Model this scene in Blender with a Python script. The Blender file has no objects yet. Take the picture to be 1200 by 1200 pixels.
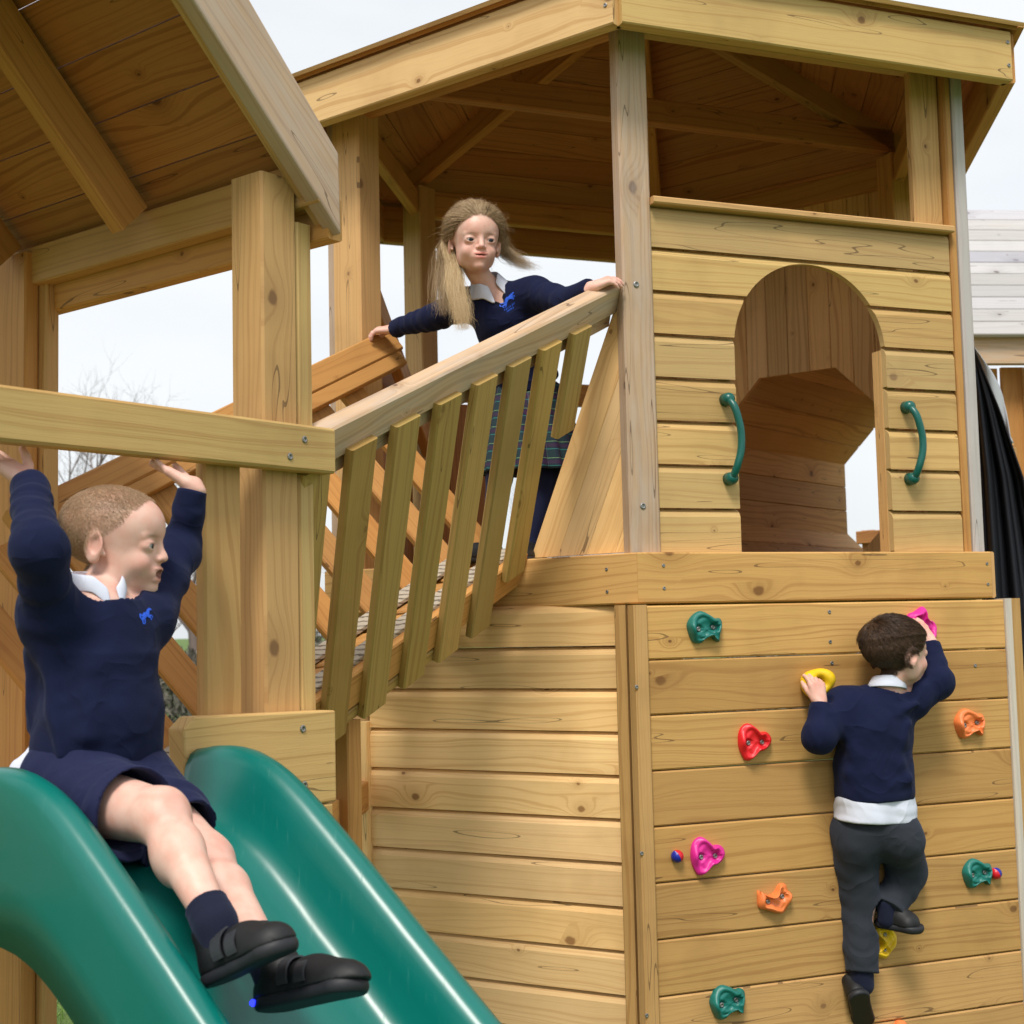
import bpy, bmesh, math, random
import numpy as np
from mathutils import Vector, Matrix, noise as mnoise
random.seed(7); rng = np.random.default_rng(7)
D = bpy.data; SC = bpy.context.scene; COL = SC.collection
PI = math.pi
# ------------------------------------------------------------------ camera
F = 1682.0; PITCH = math.radians(4.69); ROLL = math.radians(-1.336); CZ = 1.4
cp, sp = math.cos(PITCH), math.sin(PITCH); cr, sr = math.cos(ROLL), math.sin(ROLL)
FW = Vector((0, cp, sp)); R0 = Vector((1, 0, 0)); U0 = R0.cross(FW)
RT = R0*cr + U0*sr; UP = -R0*sr + U0*cr
CAM = Vector((0, 0, CZ))
def at(x, y, Y):
    """pixel of the 1200 px photograph and depth Y (m) -> world point"""
    d = FW + RT*((x-600)/F) - UP*((y-600)/F)
    return CAM + d*(Y/d.y)
def onplane(x, y, p, n):
    d = FW + RT*((x-600)/F) - UP*((y-600)/F)
    return CAM + d*((p-CAM).dot(n)/d.dot(n))
cam = D.objects.new('camera', D.cameras.new('camera')); COL.objects.link(cam)
cam.matrix_world = Matrix(((RT.x, UP.x, -FW.x, 0), (RT.y, UP.y, -FW.y, 0), (RT.z, UP.z, -FW.z, CZ), (0, 0, 0, 1)))
cam.data.sensor_width = 36; cam.data.lens = 36*F/1200; cam.data.clip_start = .05; cam.data.clip_end = 3000
cam.data.dof.use_dof = True; cam.data.dof.focus_distance = 3.4; cam.data.dof.aperture_fstop = 8.0
SC.camera = cam
def az(a):
    a = math.radians(a); return Vector((math.sin(a), math.cos(a), 0))
Z = Vector((0, 0, 1))
# ------------------------------------------------------------------ tagging
def tag(o, label=None, cat=None, group=None, kind=None):
    if label: o['label'] = label
    if cat: o['category'] = cat
    if group: o['group'] = group
    if kind: o['kind'] = kind
    return o
def empty(name, loc, label, cat, group=None):
    o = D.objects.new(name, None); COL.objects.link(o); o.location = loc; o.empty_display_size = .1
    return tag(o, label, cat, group)
def link(name, me, mat, parent=None, smooth=False):
    o = D.objects.new(name, me); COL.objects.link(o)
    if mat and not me.materials: me.materials.append(mat)
    if parent:
        o.parent = parent
        pm = Matrix.Translation(parent.location)
        q = parent
        while q.parent: q = q.parent; pm = Matrix.Translation(q.location) @ pm
        o.matrix_parent_inverse = Matrix.Identity(4)
        o.location = -pm.translation if True else o.location
    if smooth: me.polygons.foreach_set('use_smooth', [True]*len(me.polygons))
    return o
# ------------------------------------------------------------------ node helper
class NT:
    def __init__(s, mat):
        mat.use_nodes = True; s.t = mat.node_tree; s.t.nodes.clear(); s.L = s.t.links
    def n(s, typ, ins=None, **kw):
        nd = s.t.nodes.new(typ)
        for k, v in kw.items(): setattr(nd, k, v)
        if ins:
            for k, v in ins.items():
                sk = nd.inputs[k]
                if isinstance(v, bpy.types.NodeSocket): s.L.new(v, sk)
                else: sk.default_value = v
        return nd
    def m(s, op, a, b=None, c=None, clamp=False):
        ins = {0: a}
        if b is not None: ins[1] = b
        if c is not None: ins[2] = c
        return s.n('ShaderNodeMath', ins, operation=op, use_clamp=clamp).outputs[0]
    def ramp(s, fac, stops):
        nd = s.n('ShaderNodeValToRGB', {0: fac}); e = nd.color_ramp.elements
        while len(e) < len(stops): e.new(.5)
        for el, (p, c) in zip(e, stops): el.position = p; el.color = (*c, 1) if len(c) == 3 else c
        return nd.outputs[0]
    def mix(s, f, a, b, blend='MIX'):
        nd = s.n('ShaderNodeMix', None, data_type='RGBA', blend_type=blend)
        for i, v in ((0, f), (6, a), (7, b)):
            if isinstance(v, bpy.types.NodeSocket): s.L.new(v, nd.inputs[i])
            else: nd.inputs[i].default_value = v if i == 0 else ((*v, 1) if len(v) == 3 else v)
        return nd.outputs[2]
    def smooth(s, v, a, b, lo=0., hi=1.):
        nd = s.n('ShaderNodeMapRange', {0: v, 1: a, 2: b, 3: lo, 4: hi}, interpolation_type='SMOOTHSTEP'); return nd.outputs[0]
def newmat(name):
    m = D.materials.new(name); return m, NT(m)
def simple(name, col, rough=.6, bump=None, **kw):
    m, t = newmat(name)
    b = t.n('ShaderNodeBsdfPrincipled', {'Base Color': (*col, 1), 'Roughness': rough})
    for k, v in kw.items(): b.inputs[k.replace('_', ' ')].default_value = v
    co = t.n('ShaderNodeTexCoord').outputs['Object']
    if bump:
        nz = t.n('ShaderNodeTexNoise', {'Vector': co, 'Scale': bump[0], 'Detail': 3.})
        bp = t.n('ShaderNodeBump', {'Height': nz.outputs[0], 'Strength': bump[1], 'Distance': bump[2]})
        t.L.new(bp.outputs[0], b.inputs['Normal'])
        c = t.mix(nz.outputs[0], tuple(x*.85 for x in col), tuple(min(1, x*1.12) for x in col)); t.L.new(c, b.inputs['Base Color'])
    o = t.n('ShaderNodeOutputMaterial', {0: b.outputs[0]})
    return m
# ------------------------------------------------------------------ wood
def wood(name, light, dark, alt, rough=.62, weather=0., knots=1.0, altw=.5, contrast=1.0):
    m, t = newmat(name)
    uv = t.n('ShaderNodeUVMap', uv_map='UV').outputs[0]
    at_ = t.n('ShaderNodeAttribute', attribute_name='rnd').outputs['Color']
    sep = t.n('ShaderNodeSeparateXYZ', {0: uv}); u, v = sep.outputs[0], sep.outputs[1]
    rs = t.n('ShaderNodeSeparateColor', {0: at_}); r1, r2, r3 = rs.outputs[0], rs.outputs[1], rs.outputs[2]
    def vec(a, b, c=0.): return t.n('ShaderNodeCombineXYZ', {0: a, 1: b, 2: c}).outputs[0]
    def nz(vv, det=2., rough=.5, sc=1.): return t.n('ShaderNodeTexNoise', {'Vector': vv, 'Scale': sc, 'Detail': det, 'Roughness': rough}).outputs[0]
    # knots
    KU, KV = 3.2, 9.0
    kv = vec(t.m('MULTIPLY', u, KU), t.m('MULTIPLY', v, KV))
    vo = t.n('ShaderNodeTexVoronoi', {'Vector': kv, 'Scale': 1.0, 'Randomness': 1.0}, voronoi_dimensions='2D')
    ps = t.n('ShaderNodeSeparateXYZ', {0: vo.outputs['Position']})
    dx = t.m('SUBTRACT', u, t.m('DIVIDE', ps.outputs[0], KU)); dy = t.m('SUBTRACT', v, t.m('DIVIDE', ps.outputs[1], KV))
    kc = t.n('ShaderNodeSeparateColor', {0: vo.outputs['Color']})
    on = t.m('MULTIPLY', t.m('GREATER_THAN', kc.outputs[0], t.m('ADD', .48, t.m('MULTIPLY', r2, .4))), knots)
    d = t.m('SQRT', t.m('ADD', t.m('MULTIPLY', t.m('MULTIPLY', dx, dx), .55), t.m('MULTIPLY', dy, dy)))
    wob = nz(vec(t.m('MULTIPLY', u, 60.), t.m('MULTIPLY', v, 60.)), 2.)
    d = t.m('ADD', d, t.m('MULTIPLY', t.m('SUBTRACT', wob, .5), .006))
    rad = t.m('ADD', .0022, t.m('MULTIPLY', t.m('POWER', kc.outputs[1], 1.6), .0125))
    kn = t.m('MULTIPLY', t.smooth(t.m('DIVIDE', d, rad), 1.15, .6), on)
    halo = t.m('MULTIPLY', t.m('EXPONENT', t.m('MULTIPLY', t.m('POWER', t.m('DIVIDE', d, t.m('MULTIPLY', rad, 3.2)), 2.), -1.)), on)
    # grain coordinate
    warp = nz(vec(t.m('MULTIPLY', u, 1.3), t.m('MULTIPLY', v, 7.), t.m('MULTIPLY', r1, 9.)), 2.)
    g = t.m('ADD', t.m('MULTIPLY', v, t.m('ADD', 45., t.m('MULTIPLY', r3, 50.))), t.m('MULTIPLY', warp, 7.))
    g = t.m('ADD', g, t.m('MULTIPLY', halo, 3.5))
    gn = t.n('ShaderNodeTexNoise', {'W': g, 'Scale': 1.0, 'Detail': 2.5, 'Roughness': .6}, noise_dimensions='1D').outputs[0]
    gl = t.smooth(gn, .47, .66)
    fib = nz(vec(t.m('MULTIPLY', u, 9.), t.m('MULTIPLY', v, 420.)), 3., .6)
    blo = nz(vec(t.m('MULTIPLY', u, 2.2), t.m('MULTIPLY', v, 9.), t.m('MULTIPLY', r2, 13.)), 3.)
    base = t.mix(t.m('MULTIPLY', t.smooth(t.m('ADD', t.m('MULTIPLY', blo, .7), t.m('MULTIPLY', r2, .45)), .38, .78), altw), light, alt)
    c = t.mix(t.m('MULTIPLY', gl, .55*contrast), base, dark)
    c = t.mix(t.m('MULTIPLY', t.smooth(fib, .45, .8), .28*contrast), c, dark)
    c = t.mix(t.m('MULTIPLY', halo, .42), c, tuple(x*.75 for x in dark))
    c = t.mix(t.m('MULTIPLY', kn, .85), c, (dark[0]*.34, dark[1]*.27, dark[2]*.25))
    # per board brightness
    br = t.m('ADD', .82, t.m('MULTIPLY', r1, .34))
    c = t.n('ShaderNodeVectorMath', {0: c, 3: br}, operation='SCALE').outputs[0]
    if weather > 0:
        wn = nz(vec(t.m('MULTIPLY', u, 5.), t.m('MULTIPLY', v, 40.)), 4., .65)
        c = t.mix(t.m('MULTIPLY', t.smooth(wn, .32, .72), weather), c, (.50, .46, .42))
    c = t.mix(t.m('MULTIPLY', t.smooth(r3, .45, 1.), .30), c, (light[0]*.86, light[1]*.90, light[2]*1.25)); c = t.mix(t.m('MULTIPLY', t.smooth(r3, .42, .0), .15), c, (dark[0]*1.35, dark[1]*1.25, dark[2]*1.1))
    # dirt and damp blotches that belong to the timber
    oc = t.n('ShaderNodeTexCoord').outputs['Object']; dn = nz(oc, 4., .6, 2.3)
    c = t.mix(t.smooth(dn, .5, .78, 0, .30), c, tuple(x*.62 for x in dark))
    ln_ = nz(oc, 3., .5, 5.1); c = t.mix(t.smooth(ln_, .55, .8, 0, .22), c, tuple(min(.95, x*1.18) for x in light))
    # hairline cracks
    cw = nz(vec(t.m('MULTIPLY', u, 1.6), t.m('MULTIPLY', v, 22.), t.m('MULTIPLY', r2, 31.)), 1.)
    crk = t.m('LESS_THAN', t.m('ABSOLUTE', t.m('SUBTRACT', cw, .335)), .0035)
    c = t.mix(t.m('MULTIPLY', crk, .6), c, (.06, .03, .015))
    hgt = t.m('ADD', t.m('MULTIPLY', gn, .5), t.m('MULTIPLY', fib, .5))
    bp = t.n('ShaderNodeBump', {'Height': t.m('SUBTRACT', hgt, t.m('MULTIPLY', crk, 1.)), 'Strength': .35, 'Distance': .002})
    b = t.n('ShaderNodeBsdfPrincipled', {'Base Color': c, 'Roughness': t.m('ADD', rough-.06, t.m('MULTIPLY', fib, .15)), 'Normal': bp.outputs[0], 'Specular IOR Level': .35})
    t.n('ShaderNodeOutputMaterial', {0: b.outputs[0]})
    return m
W_FRESH = wood('fresh_pine', (0.880, 0.588, 0.271), (0.620, 0.333, 0.113), (0.800, 0.499, 0.194))
W_RIM = wood('honey_pine', (0.640, 0.378, 0.140), (0.390, 0.186, 0.054), (0.560, 0.323, 0.104))
W_WALL = wood('climbing_wall_pine', (0.600, 0.348, 0.118), (0.360, 0.172, 0.047), (0.510, 0.298, 0.090))
W_GREEN = wood('treated_pine', (0.630, 0.402, 0.154), (0.400, 0.215, 0.068), (0.520, 0.357, 0.131), altw=.9)
W_BAL = wood('green_treated_slat', (0.510, 0.330, 0.102), (0.310, 0.167, 0.041), (0.420, 0.294, 0.084), altw=.8, knots=.5)
W_POST = wood('post_pine', (0.620, 0.367, 0.140), (0.380, 0.182, 0.054), (0.560, 0.357, 0.131), altw=.7, contrast=.8)
W_ORANGE = wood('orange_pine', (0.600, 0.309, 0.090), (0.370, 0.147, 0.036), (0.540, 0.260, 0.077), contrast=.85)
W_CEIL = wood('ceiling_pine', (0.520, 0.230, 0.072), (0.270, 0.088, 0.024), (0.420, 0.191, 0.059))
W_TUN = wood('tunnel_pine', (0.740, 0.451, 0.181), (0.440, 0.196, 0.059), (0.640, 0.373, 0.136))
W_GREY = wood('weathered_pine', (0.560, 0.378, 0.226), (0.350, 0.206, 0.108), (0.520, 0.362, 0.244), weather=.45)
W_BATTEN = wood('silvered_batten', (.56, .50, .42), (.42, .37, .31), (.50, .49, .46), weather=.75, knots=0)
W_BLEACH = wood('bleached_boards', (.47, .455, .45), (.32, .30, .29), (.40, .395, .40), weather=.2, contrast=.6)
# ------------------------------------------------------------------ board builder
class WB:
    def __init__(s): s.v = []; s.f = []; s.uv = []; s.rc = []
    def _rand(s): return (random.random(), random.random(), random.random())
    def face(s, idx, uvs, rnd): s.f.append(idx); s.uv.append(uvs); s.rc.append(rnd)
    def profile(s, c0, c1, wd, td, prof, e0=0., e1=0.):
        """extrude profile (list of (w,t)) from c0 to c1; e0/e1: end skew, metres along the length per metre of width"""
        c0 = Vector(c0); c1 = Vector(c1); ax = (c1-c0); L = ax.length; ax.normalize(); wd = Vector(wd); td = Vector(td)
        rnd = s._rand(); ou = random.uniform(0, 80); ov = random.uniform(0, 80); n = len(prof); b = len(s.v)
        for (w, t) in prof: s.v.append(c0 + wd*w + td*t + ax*(e0*w))
        for (w, t) in prof: s.v.append(c1 + wd*w + td*t + ax*(e1*w))
        flip = wd.cross(td).dot(ax) < 0
        area = sum(prof[i][0]*prof[(i+1) % n][1]-prof[(i+1) % n][0]*prof[i][1] for i in range(n))
        if area < 0: flip = not flip
        per = 0.
        for i in range(n):
            j = (i+1) % n; p, q = prof[i], prof[j]; l = math.hypot(q[0]-p[0], q[1]-p[1])
            v0, v1 = p[0]+abs(p[1]), q[0]+abs(q[1])
            if abs(q[0]-p[0]) < 1e-6: v0, v1 = p[1]+1.3+i, q[1]+1.3+i
            quad = [b+i, b+j, b+n+j, b+n+i]; uq = [(ou+e0*p[0], ov+v0), (ou+e0*q[0], ov+v1), (ou+L+e1*q[0], ov+v1), (ou+L+e1*p[0], ov+v0)]
            if flip: quad.reverse(); uq.reverse()
            s.face(quad, uq, rnd)
        c = [b+i for i in range(n)]; u_ = [(ou+.2+prof[i][0]*.5, ov+prof[i][1]) for i in range(n)]
        c2 = [b+n+i for i in range(n)]
        if flip: s.face(c, u_, rnd); s.face(c2[::-1], u_[::-1], rnd)
        else: s.face(c[::-1], u_[::-1], rnd); s.face(c2, u_, rnd)
    def board(s, c0, c1, wd, td, w, t, ch=.004, e0=0., e1=0.):
        a, b = w/2, t/2; c = min(ch, a*.8, b*.8)
        s.profile(c0, c1, wd, td, [(-a+c, -b), (a-c, -b), (a, -b+c), (a, b-c), (a-c, b), (-a+c, b), (-a, b-c), (-a, -b+c)], e0, e1)
    def poly(s, pts, nrm, th, ldir, ch=0):
        """prism of a planar polygon, thickness th along -nrm, grain along ldir"""
        nrm = Vector(nrm).normalized(); ld = Vector(ldir).normalized(); wd = nrm.cross(ld)
        pts = [Vector(p) for p in pts]; n = len(pts); b = len(s.v); rnd = s._rand(); ou = random.uniform(0, 80); ov = random.uniform(0, 80)
        cc = sum(((pts[i]-pts[0]).cross(pts[(i+1) % n]-pts[0]) for i in range(n)), Vector())
        if cc.dot(nrm) < 0: pts.reverse()
        o = pts[0]
        s.v += pts + [p-nrm*th for p in pts]
        U = [(ou+(p-o).dot(ld), ov+(p-o).dot(wd)) for p in pts]
        s.face([b+i for i in range(n)], U, rnd); s.face([b+n+i for i in range(n)][::-1], U[::-1], rnd)
        for i in range(n):
            j = (i+1) % n
            s.face([b+i, b+n+i, b+n+j, b+j], [U[i], (U[i][0], U[i][1]+th), (U[j][0], U[j][1]+th), U[j]], rnd)
    def mesh(s, name):
        me = D.meshes.new(name); me.from_pydata([tuple(v) for v in s.v], [], s.f); uv = me.uv_layers.new(name='UV')
        uv.data.foreach_set('uv', [c for f in s.uv for p in f for c in p])
        ca = me.color_attributes.new('rnd', 'FLOAT_COLOR', 'CORNER')
        ca.data.foreach_set('color', [c for f, r in zip(s.f, s.rc) for _ in f for c in (*r, 1.)])
        return me
    def build(s, name, mat, parent=None): return link(name, s.mesh(name), mat, parent)
def boolean(o, cutter_me, op='DIFFERENCE'):
    c = D.objects.new('cutter', cutter_me); COL.objects.link(c)
    md = o.modifiers.new('b', 'BOOLEAN'); md.operation = op; md.object = c; md.solver = 'EXACT'
    loc = o.location.copy(); par = o.parent; o.parent = None; o.location = (0, 0, 0)
    bpy.context.view_layer.update()
    dg = bpy.context.evaluated_depsgraph_get(); me = D.meshes.new_from_object(o.evaluated_get(dg)); o.modifiers.clear(); o.data = me
    o.parent = par; o.location = loc
    D.objects.remove(c)
def one(name, mat, parent, *a, **k):
    w = WB(); w.board(*a, **k); return w.build(name, mat, parent)
MAT_STEEL = simple('screw_steel', (.32, .31, .30), .35, None, Metallic=.9)
def screw_mesh():
    bm = bmesh.new(); prof = [(.0042, -.004), (.0085, -.001), (.0085, .001), (.006, .0022), (.0034, .0012), (.003, -.0005)]
    rings = []
    for r, z in prof: rings.append([bm.verts.new((r*math.cos(a*PI/6), r*math.sin(a*PI/6), z)) for a in range(12)])
    for a, b in zip(rings, rings[1:]):
        for i in range(12): bm.faces.new((a[i], a[(i+1) % 12], b[(i+1) % 12], b[i]))
    bm.faces.new(rings[-1]); bm.faces.new(rings[0][::-1]); me = D.meshes.new('screw'); bm.to_mesh(me); me.materials.append(MAT_STEEL); return me
SCREW = screw_mesh()
def screws(parent, pts, nrm, s=1.):
    q = Vector(nrm).to_track_quat('Z', 'Y')
    for p in pts:
        o = D.objects.new('screw', SCREW); COL.objects.link(o); o.parent = parent
        base = Vector((0, 0, 0)); a = parent
        while a: base += a.location; a = a.parent
        o.location = Vector(p)-base; o.rotation_euler = q.to_euler(); o.scale = (s, s, s)
# ================================================================== PLAYHOUSE (hexagonal tower)
A0 = 68.23; L6 = 1.13
HV = [Vector((.33, 3.8, 0))]
for i in range(5): HV.append(HV[-1]+az(A0-60*i)*L6)
HC = sum(HV, Vector())/6
def S(i, t, o, z):
    """point on side i of the hexagon: t metres along it, o outwards, height z"""
    i %= 6; return HV[i]+az(A0-60*i)*t+az(A0-60*i+90)*o+Z*z
def sd(i): return az(A0-60*(i % 6))
def sn(i): return az(A0-60*(i % 6)+90)
DK = 1.595
tower = empty('playhouse_tower', (HC.x, HC.y, 0), 'six sided wooden playhouse on stilts with arched doorway above the climbing wall', 'playhouse')
ground_z = 0.
def post(side, t0, t1, o0, o1, z0, z1, mat, parent=tower, name='post', label=None):
    p = one(name, mat, parent, S(side, (t0+t1)/2, (o0+o1)/2, z0), S(side, (t0+t1)/2, (o0+o1)/2, z1), sd(side), sn(side), abs(t1-t0), abs(o1-o0), .006)
    if label: p['label'] = label
    return p
pA = post(0, -.018, .073, -.05, 0, DK, 3.12, W_GREY, label='greyish front post')
screws(pA, [S(0, .02, .001, 1.72), S(0, .02, .001, 2.32)], sn(0))
post(0, .972, 1.075, -.06, -.03, DK, 3.12, W_POST)
post(0, 1.077, 1.103, -.06, -.006, DK, 3.10, W_ORANGE, name='corner_batten')
post(0, 1.104, 1.144, -.07, .0, DK, 3.10, W_BATTEN, name='corner_batten', label='silver grey corner batten')
post(5, .045-.04, .125, -.1, 0, .2, 3.12, W_POST)
post(5, -.04, .004, -.1, -.02, .2, 3.12, W_GREY, name='corner_batten')
for k in (2, 3, 4):
    c = HV[k]+(HC-HV[k]).normalized()*.07
    one('post', W_ORANGE if k != 4 else W_POST, tower, c, c+Z*3.15, (HC-HV[k]).normalized(), (HC-HV[k]).normalized().cross(Z), .095, .095, .005)
# lower posts under the deck
for k in (0, 1):
    c = HV[k]+(HC-HV[k]).normalized()*.12
    one('post', W_POST, tower, c, c+Z*1.45, (HC-HV[k]).normalized(), (HC-HV[k]).normalized().cross(Z), .095, .095, .005)
# deck boards and rim
w = WB()
for k in range(16):
    y0 = -.905+k*.1205; hw = min(1.13*.96, (1.13*math.cos(PI/6)*2-abs(y0)*0)/1)
    # clip the row to the hexagon
    a, b = None, None
    ud = sd(0); vd = sn(0)
    xs = []
    for i in range(6):
        p, q = HV[i]-HC, HV[(i+1) % 6]-HC
        pv, qv = p.dot(vd), q.dot(vd)
        if (pv-y0)*(qv-y0) < 0:
            f = (y0-pv)/(qv-pv); xs.append(p.dot(ud)+(q.dot(ud)-p.dot(ud))*f)
    if len(xs) == 2:
        w.board(HC+vd*y0+ud*min(xs)+Z*1.545, HC+vd*y0+ud*max(xs)+Z*1.545, vd, Z, .118, .03, .004)
w.build('deck', W_RIM, tower)
for i in range(6):
    o = WB(); tk = .045; c = .03-tk/2
    o.board(S(i, -.03*.577+.0005, c, 1.528), S(i, L6+.03*.577-.0005-(0 if i else .012), c, 1.528), Z, sn(i), .135, tk, .004)
    r = o.build('rim_board', W_RIM if i else W_WALL, tower)
    if i == 0: screws(r, [S(0, .06, .031, 1.50), S(0, .06, .031, 1.56), S(0, 1.12, .031, 1.50), S(0, 1.12, .031, 1.56)], sn(0), .55)
    if i == 5: screws(r, [S(5, 1.05, .031, 1.495), S(5, 1.05, .031, 1.555)], sn(5), .55)
# shiplap profile: (height, outward)
def shiplap(h, t=.02):
    return [(0.004, -t), (0.004, 0), (.001, .001), (h-.024, .0015), (h-.012, -.0035), (h-.004, -.013), (h-.001, -t)]
# front panel with arched doorway (side 0)
w = WB(); nb = 8; bh = (2.548-DK)/nb
for k in range(nb):
    w.profile(S(0, .073, -.012, DK+.002+k*bh), S(0, 1.072, -.012, DK+.002+k*bh), Z, sn(0), shiplap(bh+.001))
front = w.build('front_panel', W_GREEN, tower)
def prism(pts2, side, o0, o1, name='cut'):
    me = D.meshes.new(name); n = len(pts2)
    vs = [tuple(S(side, t, o0, z)) for t, z in pts2]+[tuple(S(side, t, o1, z)) for t, z in pts2]
    fs = [list(range(n))[::-1], [n+i for i in range(n)]]+[[i, (i+1) % n, n+(i+1) % n, n+i] for i in range(n)]
    me.from_pydata(vs, [], fs); bm = bmesh.new(); bm.from_mesh(me); bmesh.ops.recalc_face_normals(bm, faces=bm.faces); bm.to_mesh(me); return me
AT, AR, AZ = .576, .252, 2.168
arch = [(AT-AR, 1.5), (AT+AR, 1.5)]+[(AT+AR*math.cos(a), AZ+AR*math.sin(a)) for a in np.linspace(0, PI, 40)]
boolean(front, prism(arch, 0, -.2, .2))
# sill on top of the panel
one('sill', W_POST, tower, S(0, .073, -.02, 2.556), S(0, 1.075, -.02, 2.556), sn(0), Z, .075, .02, .004)
# framing behind the panel, shows as the lining of the doorway
for t, mm in ((AT+AR+.0225, W_POST), (AT-AR-.0225, W_POST)):
    one('jamb', mm, front, S(0, t, -.056, DK+.001), S(0, t, -.056, AZ+.02), sd(0), sn(0), .045, .045, .002)
# side 1 and 2 panels: vertical boards ; hole for the tunnel in side 2
def vpanel(side, t0, t1, z0, z1, o, mat, bw=.092, name='board_panel'):
    w = WB(); n = max(1, round((t1-t0)/bw)); bw = (t1-t0)/n
    for k in range(n):
        t = t0+(k+.5)*bw
        w.board(S(side, t, o, z0), S(side, t, o, z1), sd(side), sn(side), bw-.002, .02, .003)
    return w.build(name, mat, tower)
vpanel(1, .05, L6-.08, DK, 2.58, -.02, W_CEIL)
bk = vpanel(2, .06, L6-.06, DK, 3.1, -.03, W_TUN, name='tunnel_panel')
TZ, TA, TT = 1.985, .40, .485
octo = [(TT+TA/math.cos(PI/8)*math.cos(PI/8+k*PI/4), TZ+TA/math.cos(PI/8)*math.sin(PI/8+k*PI/4)) for k in range(8)]
boolean(bk, prism(octo, 2, -.2, .2))
# the rear of the playhouse: rail and a low panel of upright boards
vpanel(4, .1, L6-.1, DK, 2.28, -.02, W_CEIL)
vpanel(3, L6-.34, L6-.06, DK, 2.30, -.02, W_CEIL)
one('rear_rail', W_ORANGE, tower, S(3, .05, 0, 2.36), S(3, L6-.05, 0, 2.36), Z, sn(3), .09, .045)
one('rear_rail', W_ORANGE, tower, S(4, .05, 0, 2.32), S(4, L6-.05, 0, 2.32), Z, sn(4), .09, .045)
# sloping brace seen behind the left post
one('brace', W_ORANGE, tower, S(4, L6-.15, -.09, 2.52), S(4, .1, -.09, 2.12), Z, sn(4), .09, .04)
# wall plates, fascia, ceiling, rafters
for i in range(6):
    one('wall_plate', W_ORANGE if i != 0 else W_GREEN, tower, S(i, .02, -.05, 3.085), S(i, L6-.02, -.05, 3.085), Z, sn(i), .09, .04)
    o = WB(); oo = .15-.0225
    lab = W_RIM
    o.board(S(i, -.15*.577+.014, oo, 3.05), S(i, L6+.15*.577-.014, oo, 3.05), Z, sn(i), .15, .045, .004)
    fb = o.build('fascia_board', W_FRESH if i == 5 else W_GREEN if i == 0 else W_ORANGE, tower)
    if i == 0: screws(fb, [S(0, L6+.06, .151, 3.02), S(0, L6+.06, .151, 3.09)], sn(0), .7)
    if i == 5: screws(fb, [S(5, L6+.05, .151, 3.03)], sn(5), .7)
APZ = 3.70; EO = .158
slope_dir = []
def roofpt(i, t, r):
    """r: 0 at the eave edge, 1 at the apex; t: 0..1 across"""
    a = S(i, -EO*.577, EO, 3.127); b = S(i, L6+EO*.577, EO, 3.127); ap = HC+Z*APZ
    pa = a.lerp(ap, r); pb = b.lerp(ap, r); return pa.lerp(pb, t)
for i in range(6):
    w = WB(); nb = 10
    nrm = (roofpt(i, 1, 0)-roofpt(i, 0, 0)).cross(roofpt(i, .5, 1)-roofpt(i, 0, 0)).normalized()
    if nrm.z < 0: nrm = -nrm
    for k in range(nb):
        r0, r1 = k/nb+.0012, (k+1)/nb-.0012
        q = [roofpt(i, 0, r0), roofpt(i, 1, r0), roofpt(i, 1, r1), roofpt(i, 0, r1)]
        if k == nb-1: q = q[:2]+[roofpt(i, .5, 1)]
        w.poly([p+nrm*.02 for p in q], nrm, .02, sd(i))
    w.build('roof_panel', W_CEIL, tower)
    # thin cover boards on top
    w = WB(); q = [roofpt(i, 0, -.012)+nrm*.036, roofpt(i, 1, -.012)+nrm*.036, roofpt(i, .5, 1)+nrm*.036]
    w.poly([q[0]-nrm*.012, q[1]-nrm*.012, q[2]-nrm*.012], nrm, .012, sd(i)); w.build('roof_covering', W_RIM, tower)
    hv = HV[i]+(HC-HV[i]).normalized()*.02
    one('rafter', W_CEIL if i in (1,) else W_ORANGE, tower, hv+Z*3.185, HC+(hv-HC).normalized()*.05+Z*(3.185+.4*1.1), Z, (HC-HV[i]).normalized().cross(Z), .10, .045)
for a, b in ((5, 2),):
    p, q = HV[a]+(HC-HV[a]).normalized()*.1, HV[b]+(HC-HV[b]).normalized()*.08
    one('tie_beam', W_CEIL, tower, p+Z*3.205, q+Z*3.205, Z, (q-p).normalized().cross(Z), .09, .045)
# lower wall of side 5: its own slightly turned plane, shiplap
LA = -60.0; ld = az(LA); ln = az(LA-90); LB = Vector((.33, 3.8, 0))+ln*.002
w = WB(); bh = .1136; z = 1.465
k = 0
while z > -.02:
    z -= bh
    w.profile(LB+ld*.062+Z*z, LB+ld*.876+Z*z, Z, ln, shiplap(bh+.001, .022)); k += 1
lw = w.build('shiplap_wall', W_FRESH, tower); lw['label'] = 'pale lower wall of horizontal shiplap boards'
one('wall_trim', W_FRESH, tower, LB+ld*.891+ln*-.005, LB+ld*.891+ln*-.005+Z*1.142, ld, ln, .028, .05)
one('wall_trim', W_RIM, tower, LB+ld*.044+ln*.004, LB+ld*.044+ln*.004+Z*1.458, ld, ln, .032, .05)
# dark inner wall under the deck so one does not see through
one('wall_trim', W_RIM, tower, HV[0]+(HC-HV[0])*.03, HV[0]+(HC-HV[0])*.03+Z*1.455, sd(0), sn(0), .06, .05)
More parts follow.
